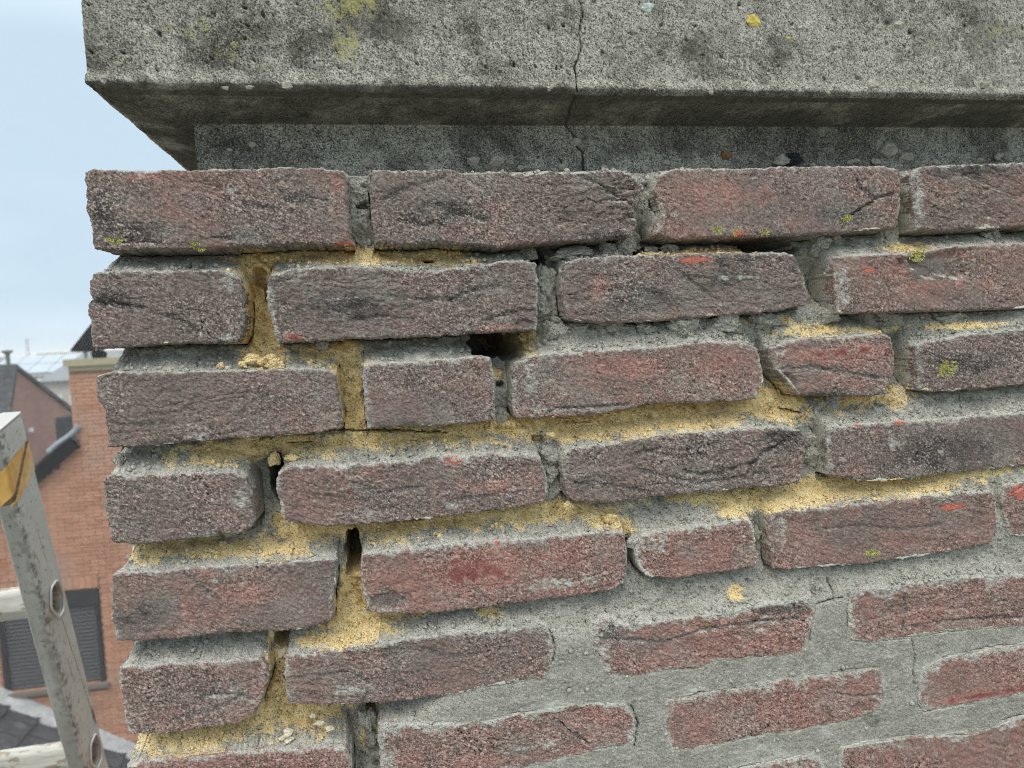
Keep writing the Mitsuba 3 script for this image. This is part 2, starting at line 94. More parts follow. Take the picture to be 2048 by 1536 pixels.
SPOTS = [(49.6,-92.3,7.8,5.5,'v'),(78.6,-163.8,2.4,3.6,'v'),(252.9,53.8,13.2,2.2,'v'),(145.4,39,2.4,2.0,'r'),(291.9,74.7,4.0,2.6,'v'),(-24.4,73.1,8.1,1.5,'v'),(490,-170.7,12.3,3.1,'v'),(397.4,-89.7,12.5,2.4,'v'),(438.4,-91.1,5.9,2.0,'v'),(495.4,-91.3,5.0,2.0,'v'),(454.7,-21.4,6.9,3.4,'v'),(264.7,10.3,2.2,2.2,'v'),(411.1,40.7,6.6,2.4,'v'),(559.6,-163.4,8.3,6.3,'v'),(389.6,-131.8,28.3,1.9,'r'),(452.8,-134.5,12.3,2.0,'r'),(-80.2,-68.8,2.1,1.4,'v'),(-66.5,5.2,8.7,3.2,'m'),(386.5,-28.4,42.4,8.0,'m'),(512.6,-348.2,47.2,4.7,'m'),(564.4,-347,21.8,4.9,'m'),(89.8,6,24.0,3.2,'r'),(-26.8,118.3,4.4,8.1,'r'),(434.9,38.3,20.2,6.7,'r'),(473.6,25.5,44.1,3.9,'r'),(523.4,28.2,14.0,5.0,'r'),(60.7,-186.2,41.2,16.5,'m'),(97.1,-183.8,28.1,12.1,'r'),(142.6,-180.2,37.1,12.4,'r'),(263.5,-189.9,33.9,14.5,'r'),(256.7,-269.8,59.0,7.7,'r'),(217.8,-234.2,31.0,4.0,'r'),(316.2,-273.9,33.2,7.1,'r'),(-115.6,-278.4,17.7,7.1,'r'),(-156.2,-196.1,15.9,10.6,'r'),(-116.6,-185.2,21.7,9.1,'r'),(171.8,32.3,10.5,10.5,'r'),(181.9,-30.1,46.3,11.8,'r'),(276.7,-33,30.8,13.2,'r'),(271.7,105.7,47.3,15.1,'r'),(84,-118,32.2,8.8,'r'),(-128.8,-312,49.5,3.5,'r'),(5.9,-328.1,23.7,9.9,'r'),(154,-320.2,25.5,12.7,'r'),(57.3,-340,24.3,8.1,'r'),(-156.9,122.9,20.4,3.4,'r'),(461.7,-268.5,75.4,10.0,'r'),(-189.9,100.6,8.3,16.5,'s'),(44,97.1,34.2,11.4,'s'),(-186.5,37.3,16.5,9.9,'s'),(478.6,41.3,29.4,9.8,'s'),(278.6,36.8,30.8,11.0,'s'),(324.7,-101.1,23.1,11.5,'s'),(292.2,52.7,27.0,6.8,'s'),(-159.6,86.1,19.8,6.6,'s'),(-105.6,81.4,21.0,4.2,'s'),(173.4,75.6,32.8,4.1,'s'),(362.4,-63,37.6,4.7,'s'),(167.5,-245.5,10.8,6.5,'s'),(326.2,-244.2,27.8,7.4,'s'),(-6.5,-201.1,15.3,7.6,'s'),(498.1,-44.5,40.1,12.5,'s'),(213.3,22.8,38.7,10.8,'s'),(392.9,87.7,36.8,9.2,'s'),(-58.3,107.7,10.5,7.0,'s'),(-23.4,27.7,32.4,10.8,'s'),(508.6,126.5,45.0,10.0,'s'),(487.7,-119.3,76.7,20.5,'s'),(-180.3,-193.4,24.0,15.4,'s'),(-138.1,-62.9,7.5,4.8,'d'),(326.3,-25.1,8.3,6.4,'d'),(-133.5,-172,6.3,3.5,'d'),(433.4,-108.8,10.8,8.8,'d'),(287.5,38.6,27.0,2.3,'d'),(-125.1,-257.6,7.3,5.1,'d'),(-40.9,-268.8,19.2,5.4,'d'),(43.8,-130.6,9.8,3.9,'d'),(236.8,90.2,5.2,4.3,'d'),(160.5,-261.5,13.0,17.4,'d'),(248.6,-239.8,40.7,4.5,'d'),(-103.4,113.6,6.8,3.4,'d'),(-111.8,-113.4,8.8,14.1,'d'),(-131.1,-138.1,21.1,4.2,'d'),(65.8,-164.5,96.3,3.2,'d'),(120.9,-202.7,50.6,5.9,'d'),(-0.6,-164.1,22.9,3.8,'d'),(-80.8,33.5,4.9,21.0,'d'),(-107.8,49,10.5,14.0,'d'),(-107.1,7.1,14.0,3.5,'d'),(112,-32.4,10.0,16.0,'d'),(118.8,-60.6,20.6,4.1,'d'),(387.4,29.2,7.5,28.2,'d'),(211,-174.3,13.3,13.3,'d'),(323,-176.2,7.4,18.5,'d'),(35.2,-299.4,39.5,3.9,'d'),(-3.7,-289.9,23.0,5.4,'d'),(98.5,-335.6,33.1,5.8,'d'),(458.6,101.5,7.7,28.8,'d'),(223.3,92.4,5.9,18.9,'d')]
YELLOW = [(-91.4,59.4,11.9,11.9),(-88.3,26.4,8.4,24.5),(-90.5,-7.3,14.7,7.0),(-42.9,67.2,57.6,4.3),(0.8,63.5,55.5,4.4),(-47.3,-5,18.0,8.7),(-29.8,-19,11.1,20.4),(-25.6,-47.7,6.7,25.9),(111.3,-2.8,10.4,10.4),(-113.1,-80.3,38.6,7.0),(-51.8,-78.3,39.7,7.2),(8,-76.8,60.9,6.8),(66.2,-75,44.1,7.2),(130.5,-73.3,68.2,8.8),(210.1,-72.4,60.3,7.8),(266.9,-69,40.6,9.9),(311.8,-64.2,27.7,12.9),(343.7,-72.5,20.7,11.1),(414.5,-68.2,36.1,9.6),(433.9,-56.3,8.7,10.6),(-166.7,-149,25.7,4.8),(-118.1,-155.3,42.2,3.2),(-56,-147.1,39.7,7.9),(-11.1,-147.4,38.1,8.4),(43,-146.4,54.9,7.1),(115.1,-146.9,57.6,6.6),(171,-153.9,13.5,7.6),(185.5,-163.5,8.6,6.9),(260.3,-144.9,26.5,4.4),(296.1,-151.4,20.3,10.2),(360.9,-149.1,75.5,8.5),(437.8,-150.2,63.9,7.9),(323.5,-152.5,32.3,8.3),(-38.2,-223.3,23.7,14.5),(-61.1,-230.5,14.9,3.7),(-11.3,-218.5,19.1,6.1),(11.9,-218.4,15.7,3.9),(72.9,-224.1,9.1,3.3),(-95.8,-241.9,5.8,18.1),(-99.1,-276.8,10.5,14.9),(-173.7,-293.5,35.4,5.7),(-131.1,-293.9,39.1,6.4),(-87.1,-290.3,37.3,11.9),(-53.3,-287.1,18.7,8.2),(356,38.6,6.4,12.0),(261.8,61.6,48.4,3.5),(88.1,-31.1,4.7,4.7),(304.3,-189.6,4.6,7.4),(429.6,-10.7,19.2,2.9),(368.1,-8.1,28.2,3.8),(331.4,1.9,18.0,3.6),(454.4,60.4,19.2,3.8),(46.2,66.9,26.6,3.0),(-34.3,-188.2,6.7,14.9),(-86,-157.7,21.7,3.6),(513,-143.7,36.5,4.2),(445,91.1,4.8,7.7),(-30.7,-322.6,5.4,11.5),(285,-228.7,6.3,4.5),(-156.7,-153.7,21.1,2.8),(508.2,-9.8,30.7,2.6),(-94.5,39.5,9.1,21.0),(-91.5,4.5,14.4,14.4),(-27.1,-66.7,8.9,14.8),(-80.8,-78.1,28.1,7.7),(-70,-136.1,21.7,6.5),(-37.3,-207.6,11.2,18.6),(-72.2,-288.5,41.1,14.9),(-152.8,-296.6,46.0,7.1),(-177.3,-152.4,19.9,4.0),(49.6,59.2,22.8,3.0),(167.4,-81.9,67.4,6.7),(244.6,-78.8,52.9,7.1)]
HOLES = [(91.2,-7,21.6,11.2,190),(-89.5,-105.8,7.2,16.6,190),(-33.5,-168.7,5.2,15.6,190),(331,64.5,26.1,9.0,190),(129.3,60.2,6.4,9.6,190),(-91.8,52.8,4.6,7.0,15),(-86.6,41.7,3.9,8.4,14),(-92,-229.1,5.8,7.3,90),(-92.2,-71.3,1.4,1.8,12),(-36.2,-145,1.5,1.5,12),(189.9,-184.8,2.6,10.4,30),(91.6,-39.9,3.2,2.4,14),(38.3,60.7,4.6,1.1,12),(119.7,-86.2,5.8,2.5,12),(341.7,57.6,5.5,8.3,50),(-27.4,-298.8,3.1,15.4,25),(-10.8,104.6,5.0,2.5,10),(-70,-77.8,10.8,1.1,4),(155.2,-75,12.3,1.2,3),(98,-75.9,12.0,1.2,3),(-195.4,-70.6,4.6,1.3,12),(206.3,63,9.3,2.5,25),(236,65.5,17.2,2.6,18)]
DEPTHS = [(-164.1,66,14),(-112.2,64.6,15),(-21.6,66,16),(35.3,66.5,15),(94.3,66.9,16),(134.6,64,24),(218.7,68,20),(284.3,65.6,22),(399.6,68,14),(522.6,69.7,11),(-12.1,99.7,11),(216.9,104.3,8),(455,101.3,14),(-93,34.5,24),(131.3,34.3,15),(370.7,34.7,28),(-169.3,-4.7,12),(-55.5,-4.7,17),(31.5,-5,13),(90.8,-7.8,30),(173.6,0.5,8),(260.1,-3.2,7),(351.3,1.3,8),(497,-2.4,7),(-26.2,-44.7,18),(90.9,-47.7,14),(320.3,-39.9,18),(446.8,-37.7,24),(-174.6,-76.6,13),(-122.3,-82.3,15),(-29.9,-75.5,15),(87.6,-75.7,15),(213.9,-71.7,15),(349.9,-71.7,13),(471.4,-74.7,8),(-93.1,-105.6,30),(130.1,-119.6,11),(364.2,-111.9,14),(-180,-149.5,15),(-72,-150.2,15),(43.7,-149,15),(146.4,-152.1,13),(255.8,-151.1,10),(396.3,-154.2,12),(553.6,-153.4,5),(-37.4,-201.3,15),(193.6,-179.6,11),(312.1,-191,13),(548.4,-185.5,3),(-150.3,-227.8,13),(-77,-228.8,13),(-19.6,-227.6,12),(60,-226.5,9),(165,-225.7,7),(253.7,-222.3,6),(346.9,-221.1,5),(496,-220.2,5),(-98.8,-266,16),(140,-259,0.4),(377.6,-260.4,0.2),(-173.3,-299.3,14),(-81,-292.6,14),(-29.8,-303.9,26),(36,-300.6,0),(162,-302.7,0),(297.7,-305,-0.3),(444.2,-300.5,-0.3),(-32.9,-324,20),(205.3,-328.3,-0.4),(443.8,-337.9,-0.3),(73.8,-369.8,0),(296,-372.7,-0.3),(368.3,-374.1,0),(-124.4,-383.4,14),(251.6,-294.6,-0.2),(98.1,-296.3,0),(569.9,-267.9,2),(521.9,-295.7,-0.2),(570.1,-369.2,-0.3),(600.9,-8.9,6),(655.9,-85.8,6),(709.3,70.4,9)]
CRACKS = [[(371.4,-227),(375.1,-236.3),(374,-245.1)],[(357.7,-245.9),(369.7,-243.3),(383.2,-242.5)],[(448.5,-286.6),(451.4,-301.7),(449.7,-315.3),(451.6,-328.5)],[(119.3,-240.6),(123.7,-253.7),(120.7,-267.1)],[(186.2,-312.6),(191.3,-329.7),(187.6,-347.4)],[(388,-239),(385.7,-266.5)],[(349.3,-264.5),(350.1,-276.6)],[(-100.2,-73),(-87.5,-70.1),(-58.7,-71.4)],[(-58.4,-67.6),(-29.1,-69.6),(46.5,-76.4)],[(-15.5,-292.4),(-9.6,-291.1),(-7.4,-287.4)],[(-37.3,-143.8),(-11.1,-147),(23.5,-145.4)],[(334.4,-74.1),(357.5,-79.8)],[(221.3,6.4),(225.3,-3.9)],[(293.4,11.7),(293.9,-4.8)],[(327.1,10.4),(329,-4.3)],[(242.5,-2.6),(255.5,-6.5)]]
LUMPS = [(131.6,42.3,9.2,1.2,'g'),(129,20,9.4,1,'g'),(139.7,10,4.9,1,'g'),(134.1,4.2,4.9,1,'g'),(119.1,65.2,7.0,0.8,'g'),(153.1,63.1,13.6,0.5,'g'),(185.4,67.5,6.3,0.9,'g'),(202.4,67.5,8.2,0.9,'g'),(209.5,76.2,6.6,1,'g'),(225,65.4,4.6,0.8,'g'),(241.1,65.8,6.0,0.7,'g'),(380.6,65.5,10.3,0.9,'g'),(394.9,69,6.6,0.8,'g'),(142.6,0.6,7.8,1,'g'),(159.4,2.7,6.6,0.9,'g'),(187.3,3.2,8.4,0.9,'g'),(216.4,-0.1,7.7,0.8,'g'),(247.8,0.6,12.3,0.7,'g'),(283.4,-0.1,15.0,0.6,'g'),(321.2,1.7,11.7,0.7,'g'),(379.6,5.8,10.3,0.8,'g'),(430,1.6,11.5,0.7,'g'),(88.7,-52.4,5.2,1.2,'g'),(90.5,-64.6,6.0,1.1,'g'),(91.5,-34.5,3.6,1,'y'),(130.5,-99.5,7.0,1,'g'),(129.9,-114.6,7.8,1.1,'g'),(131.4,-129.6,7.4,1.1,'g'),(365.4,-103.2,5.7,1.1,'g'),(366,-118.6,6.6,1.2,'g'),(-198.2,-80,5.6,1,'g'),(-174.9,-80.7,2.3,1.2,'g'),(-195.1,-147.6,3.8,1,'g'),(-196.7,-224.1,4.0,1,'g'),(194.2,-176.3,4.8,1.2,'g'),(310,-182.9,4.2,1,'g'),(312.5,-196.3,5.1,1.2,'g'),(-30.5,-308.7,5.8,1.6,'g'),(-30,-327.8,5.8,1.3,'g'),(388.8,-74.9,6.6,1.1,'g'),(374.4,-75.8,4.2,1,'g'),(549.2,69.2,7.0,1,'g'),(536.9,68.5,4.5,1,'g'),(-92.8,-242.8,3.3,1,'w'),(-73.6,-87.9,4.3,0.7,'y'),(122,-86.1,4.0,1,'y'),(452.1,0.7,8.8,0.7,'g'),(499.5,-1.2,10.0,0.6,'g'),(351.4,4.8,6.4,0.8,'g'),(554.7,-177.7,6.8,1,'g'),(-74.3,45,3.2,1,'y'),(-47.9,-1.3,4.3,0.8,'g'),(-88.4,-88.7,4.3,1.2,'y')]
CRUMBS = [(-97.4,-8.7,4.7,'y'),(-90.8,-11.3,3.5,'y'),(-79.4,-13.7,4.7,'y'),(-83.6,-17.7,2.9,'y'),(-104.5,-13.2,2.8,'y'),(-84.9,-9.3,3.2,'y'),(-120.9,-13.1,2.5,'y'),(-92.7,-17.9,2.2,'y'),(-86.7,-14.5,2.5,'y'),(-66.7,-296.5,3.0,'w'),(-58.6,-301.7,3.1,'w'),(-90.4,-300.8,3.4,'w'),(-90,-306.9,3.0,'w'),(-71.6,-289.7,1.9,'w'),(-94.8,-305,2.2,'w'),(176.8,-155,5.1,'y'),(159.6,-157.6,3.0,'y'),(140.7,-141.8,4.1,'y'),(128.5,-82,2.9,'y'),(-115.7,-14.9,1.8,'w')]
MOSS = [(-128.3,75.5,5.1),(-185,78.9,5.1),(273.2,78.8,4.7),(289.3,76.8,4.0),(315,75.5,3.6),(389.1,85.3,5.2),(457.2,52.6,5.8),(520.9,49.2,7.0),(484.1,-46,8.5),(410.3,-204.3,5.9),(256.5,-247.2,4.5),(280.1,-244.7,4.5)]
EDGE = [(-196.3,84.7),(-193.1,74.7),(-195.7,66.9),(-195.6,59.7),(-195.3,2),(-197.1,-12.5),(-200.9,-70.9),(-203.5,-78.2),(-202,-85.7),(-196.9,-144.1),(-199.9,-160.8),(-199.7,-217.9),(-203.6,-232.8),(-202.5,-287.2),(-207.4,-306),(-205.1,-369.5),(-207.5,-401.1),(-208.1,-457.4)]
CRACK_FRONT = [(165.5,255.8),(167,244.6),(163.4,233.2),(165.3,221.9),(159.1,206.7),(159.9,187.7)]
CRACK_NECK = [(163.8,177.6),(172.3,169.2),(172.9,160.7),(178.4,154.3),(179.2,139.4)]
CRACK_NECK2 = [(157.3,148.9),(159.8,145.5),(157.8,139.6)]
PEBBLES_NECK = [(-4.9,146.2,3.7,'w'),(81.8,147.5,3.8,'w'),(103.1,147.4,3.9,'w'),(160.1,141.7,2.8,'w'),(172.1,163.2,3.1,'w'),(114.3,146.1,2.2,'w'),(291,139.7,3.4,'w'),(363.9,146.4,5.5,'w'),(375.3,148.6,5.5,'k'),(473.2,154.8,5.8,'w'),(490.5,147.8,5.3,'w'),(460.1,145.2,3.2,'w'),(311.4,151.9,3.4,'o'),(434.3,144.8,2.1,'w'),(440.5,146.2,2.1,'w'),(523.4,144.9,2.2,'w'),(591,149.4,3.4,'w'),(253.5,145.5,2.4,'w'),(-94.5,161.1,2.0,'w'),(-66.4,160.3,2.4,'w'),(-57.8,159.9,1.6,'w'),(30.7,162.7,1.2,'w'),(572.2,145.7,2.2,'w'),(602.6,147.5,2.8,'w'),(197.2,141,2.3,'w'),(122.7,141.4,2.2,'w'),(54.9,149.2,1.7,'w'),(-23,145.8,1.7,'w'),(234.7,140,2.4,'w'),(-111.9,156.8,1.6,'w'),(396.2,142.7,2.0,'w')]
PEBBLES_FRONT = [(-182.9,191.2,2.6,'w'),(-173,202.2,2.0,'w'),(-59.1,188.8,2.9,'w'),(-101.8,186.8,1.7,'w'),(-85.3,187.7,2.1,'w'),(-47.9,188.2,1.8,'w'),(-25.4,189.6,2.1,'w'),(39.6,192.7,2.3,'w'),(123.8,190.6,3.1,'w'),(138.8,189.7,2.4,'w'),(224,189.7,1.7,'w'),(308.9,190,1.8,'w'),(376.1,190.4,2.3,'w'),(416.8,195.1,3.7,'w'),(458.3,192.3,2.4,'w'),(524.6,197.4,2.9,'w'),(531,193.3,2.5,'w'),(-113.2,194.7,1.4,'w'),(219.5,253,3.8,'l'),(310.2,245.3,4.4,'y'),(441.7,245.4,3.3,'w'),(340.8,232.3,1.3,'y'),(195.4,223.4,1.2,'w'),(9.6,217.6,1.1,'w'),(-33,228,1.1,'w'),(271.9,189.1,1.7,'w')]

# ------------------------------------------------------------------ materials
N, F, SS, MIX = mikit.noise, mikit.fbm, mikit.smoothstep, mikit.mix


def turned(p):
    return (p.x * .36 + p.y * .48 - p.z * .8, p.y * .6 - p.x * .8, p.x * .48 + p.y * .64 + p.z * .6)


def proc_bsdf(name, fn, rough=None):
    tex = mikit.proc(fn)
    scene[name] = {'type': 'twosided', 'bsdf': {'type': 'diffuse', 'reflectance': tex} if rough is None else
                   {'type': 'principled', 'base_color': tex, 'roughness': rough, 'specular': 0.3}}


def flat(name, rgb, rough=None, metallic=0.0):
    c = {'type': 'rgb', 'value': list(rgb)}
    scene[name] = {'type': 'twosided', 'bsdf': {'type': 'diffuse', 'reflectance': c} if rough is None else
                   {'type': 'principled', 'base_color': c, 'roughness': rough, 'metallic': metallic, 'specular': 0.4}}


def clay(p, n, uv):
    """Hand-moulded brick. uv.x: below 0 dark (soot, crease lines), 0 sandy purple-brown crust, 1 bare red clay, 2 smooth maroon skin, 3 fresh vermilion break; uv.y: pale dust, below 0 yellow dust."""
    x, y, z = turned(p)
    m = F(x * 70, y * 70, z * 90) - 0.5
    lo = F(x * 16 + 7, y * 16, z * 16)
    t = uv.x + m * 0.6
    skin = SS(1.3, 1.8, uv.x) * SS(2.6, 2.3, uv.x)
    c = MIX((.182, .148, .136), (.325, .176, .152), SS(.05, 1.0, t))
    c = MIX(c, (.075, .067, .066), SS(.1, -.75, t))
    c = MIX(c, (.235, .082, .076), skin)
    c = MIX(c, (.47, .15, .11), SS(2.35, 2.9, uv.x))
    fine = (1 - .6 * SS(1.3, 1.8, uv.x)) * (.45 + .75 * SS(.32, .66, lo))
    g = N(x * 1050, y * 1050, z * 1050)
    gc = N(x * 560 + 5, y * 560, z * 560)
    g2 = N(x * 1900 + 31, y * 1900, z * 1900)
    g3 = N(x * 420 + 9, y * 420, z * 420)
    c = c * (1 + fine * ((g2 - .5) * .9 + (g3 - .5) * .7))
    coarse = SS(.5, .68, F(x * 22 + 3, y * 22, z * 22 + 5))
    c = MIX(c, (.62, .56, .52), SS(.6, .86, g) * .44 * fine)
    c = MIX(c, (.6, .53, .47), SS(.7, .8, gc) * .55 * coarse * fine)
    c = MIX(c, (.04, .034, .034), SS(.38, .2, g) * .6 * fine)
    c = MIX(c, (.045, .038, .037), SS(.27, .17, gc) * .7 * (.4 + coarse) * fine)
    big = SS(.84, .89, N(x * 260 + 3, y * 260, z * 260 + 8))
    c = MIX(c, (.5, .4, .35), big * .5 * fine)
    film = SS(.5, .74, F(x * 30 + 11, y * 30, z * 45 + 2)) * (1 - SS(1.2, 1.7, uv.x))
    c = MIX(c, (.3, .29, .265), film * .45 * SS(.3, .6, g2))
    dn = dr.abs(uv.y) + (F(x * 300, y * 300, z * 300) - .5) * 1.5 * dr.minimum(dr.abs(uv.y) * 3, 1)
    grey = MIX((.36, .365, .335), (.56, .57, .53), g2)
    grey = MIX(grey, (.1, .1, .09), SS(.42, .22, g) * .65)
    yel = MIX((.54, .45, .24), (.74, .63, .38), g2)
    yel = MIX(yel, (.16, .13, .08), SS(.4, .2, g) * .65)
    return MIX(c, dr.select(uv.y < 0, yel, grey), SS(.2, 1.0, dn) * .88)


def mortar_mix(p, n, uv):
    """Mortar. uv.x: 0 grey cement, 1 yellow sand mortar, 2 pale dry; uv.y: below 0 darker, above 0 pale dust."""
    x, y, z = turned(p)
    g = N(x * 1000, y * 1000, z * 1000)
    g2 = N(x * 1900, y * 1900, z * 1900 + 7)
    m = F(x * 120, y * 120, z * 120)
    grey = MIX((.275, .27, .235), (.46, .45, .405), m) * (.66 + .68 * g2)
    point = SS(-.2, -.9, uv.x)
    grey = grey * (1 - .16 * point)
    grey = MIX(grey, (.06, .062, .06), SS(.38, .2, g) * (.7 - .25 * point))
    grey = MIX(grey, (.6, .6, .56), SS(.66, .86, g) * .5)
    yel = MIX((.62, .46, .205), (.9, .71, .38), m) * (.68 + .64 * g2)
    yel = MIX(yel, (.15, .12, .06), SS(.38, .2, g) * .7)
    yel = MIX(yel, (.8, .7, .45), SS(.68, .86, g) * .5)
    k = uv.x + ((F(x * 150 + 4, y * 150, z * 150) - .5) * 1.8 + (g - .5) * .8 + (m - .5) * .6) * SS(0, .3, uv.x)
    c = MIX(grey, yel, SS(.04, .62, k) * .95)
    c = MIX(c, (.7, .65, .5), SS(1.4, 1.8, uv.x))
    d = uv.y + (m - .5) * .6
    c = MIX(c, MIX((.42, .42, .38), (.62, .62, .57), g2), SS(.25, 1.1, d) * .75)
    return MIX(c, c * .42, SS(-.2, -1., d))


def concrete(p, n, uv):
    """Weathered coping. uv.x: above 0 pale patches, below 0 darker: stains, edges, crack, holes, and underside shade put into the colour; uv.y: yellow lichen."""
    x, y, z = turned(p)
    g = N(x * 1150, y * 1150, z * 1150)
    g2 = N(x * 1900, y * 1900 + 5, z * 1700)
    g3 = N(x * 330, y * 330, z * 330 + 2)
    m = F(x * 26, y * 26, z * 26)
    m2 = F(x * 95 + 3, y * 95, z * 95)
    k = uv.x + (m - .5) * 3.6 + (m2 - .5) * 1.6
    c = MIX((.1, .096, .084), (.3, .292, .258), SS(-1.0, 1.0, k))
    c = c * (1 + (g2 - .5) * 1.0 + (g3 - .5) * .7)
    blot = SS(.56, .66, F(x * 48 + 2, y * 48, z * 48 + 9))
    c = c * (1 - .2 * blot * SS(-1, -.2, uv.x))
    c = MIX(c, (.6, .59, .52), SS(.55, .8, g) * (1 - .5 * blot) * (.36 + .38 * SS(-.6, .8, k)) * SS(-1.35, .0, uv.x))
    c = MIX(c, (.024, .024, .022), SS(.4, .22, g) * (.3 + .48 * SS(-1.3, -.1, uv.x)))
    li = uv.y + ((F(x * 130, y * 130, z * 130 + 6) - .5) * 1.8 + (g - .5) * .8) * SS(0, .25, uv.y)
    c = MIX(c, (.34, .32, .13), SS(.4, 1.0, li) * .6)
    return MIX(c, (.5, .46, .12), SS(1.0, 1.4, li) * SS(.45, .65, g2) * .8)


proc_bsdf('brick_clay', clay)
proc_bsdf('mortar_sand', mortar_mix)
proc_bsdf('coping_concrete', concrete)
for k, rgb in dict(w=(.42, .4, .34), k=(.035, .04, .05), o=(.26, .15, .08), y=(.62, .5, .14), l=(.55, .62, .62)).items():
    def stone(p, n, uv, rgb=rgb):
        g = N(p.x * 700, p.y * 700, p.z * 700)
        return MIX([v * .62 for v in rgb], [min(v * 1.25, .8) for v in rgb], F(p.x * 210, p.y * 210, p.z * 210)) * (.7 + .6 * g)
    proc_bsdf('pebble_' + k, stone)


def tag(key, label=None, cat=None, group=None, kind=None):
    e = {k: v for k, v in (('label', label), ('category', cat), ('group', group), ('kind', kind)) if v}
    labels[key] = {**labels.get(key, {}), **e}
    return key


used = set()


def num(name):
    key, k = name, 0
    while key in used:
        k += 1
        key = '%s_%03d' % (name, k)
    used.add(key)
    return key


def add(name, mesh, bsdf, parent=None, smooth=False, uv=None):
    key = num((parent + '__' if parent else '') + name)
    scene[key] = mikit.ply(mesh, bsdf, smooth, uv)
    return key


def grid_faces(idx):
    a, b, c_, d = idx[:-1, :-1].ravel(), idx[:-1, 1:].ravel(), idx[1:, 1:].ravel(), idx[1:, :-1].ravel()
    return np.vstack([np.stack([a, b, c_], 1), np.stack([a, c_, d], 1)])


def vnormals(v, f):
    n = np.zeros_like(v)
    fn = np.cross(v[f[:, 1]] - v[f[:, 0]], v[f[:, 2]] - v[f[:, 0]])
    for k in range(3):
        n[:, k] = sum(np.bincount(f[:, j], fn[:, k], len(v)) for j in range(3))
    return n / np.maximum(np.linalg.norm(n, axis=1, keepdims=True), 1e-12)


def resample(pts, n):
    p = np.asarray(pts, float)
    s = np.r_[0, np.cumsum(np.linalg.norm(np.diff(p, axis=0), axis=1))]
    t = np.linspace(0, s[-1], n)
    q = np.stack([np.interp(t, s, p[:, k]) for k in range(2)], 1)
    w = max(1, n // 60)                                      # takes the corners off the measured polyline
    out = ndimage.uniform_filter1d(q, 2 * w + 1, axis=0, mode='nearest')
    out[0], out[-1] = q[0], q[-1]
    return out


def seg_dist(p, line):
    """Distance from the points p (n, 2) to a polyline."""
    best = np.full(len(p), 1e9)
    for a, b in zip(np.asarray(line[:-1], float), np.asarray(line[1:], float)):
        d = b - a
        t = np.clip(((p - a) @ d) / (d @ d), 0, 1)
        best = np.minimum(best, np.linalg.norm(p - a - t[:, None] * d, axis=1))
    return best


def near(p, pts, pad):
    q = np.asarray(pts, float).reshape(-1, 2)
    lo, hi = q.min(0) - pad, q.max(0) + pad
    return bool((p.max(0) > lo).all() and (p.min(0) < hi).all())


def wall_world(v):
    """mm in the wall's own axes (x, depth, z from eye height) -> metres."""
    return np.stack([v[:, 0], v[:, 1], v[:, 2]], 1) / 1000 + [0, 0, EYE]


# ------------------------------------------------------------------ the chimney
tag('chimney', 'weathered red brick chimney corner with eroded joints under a cracked concrete coping', 'chimney')
brick_polys = []


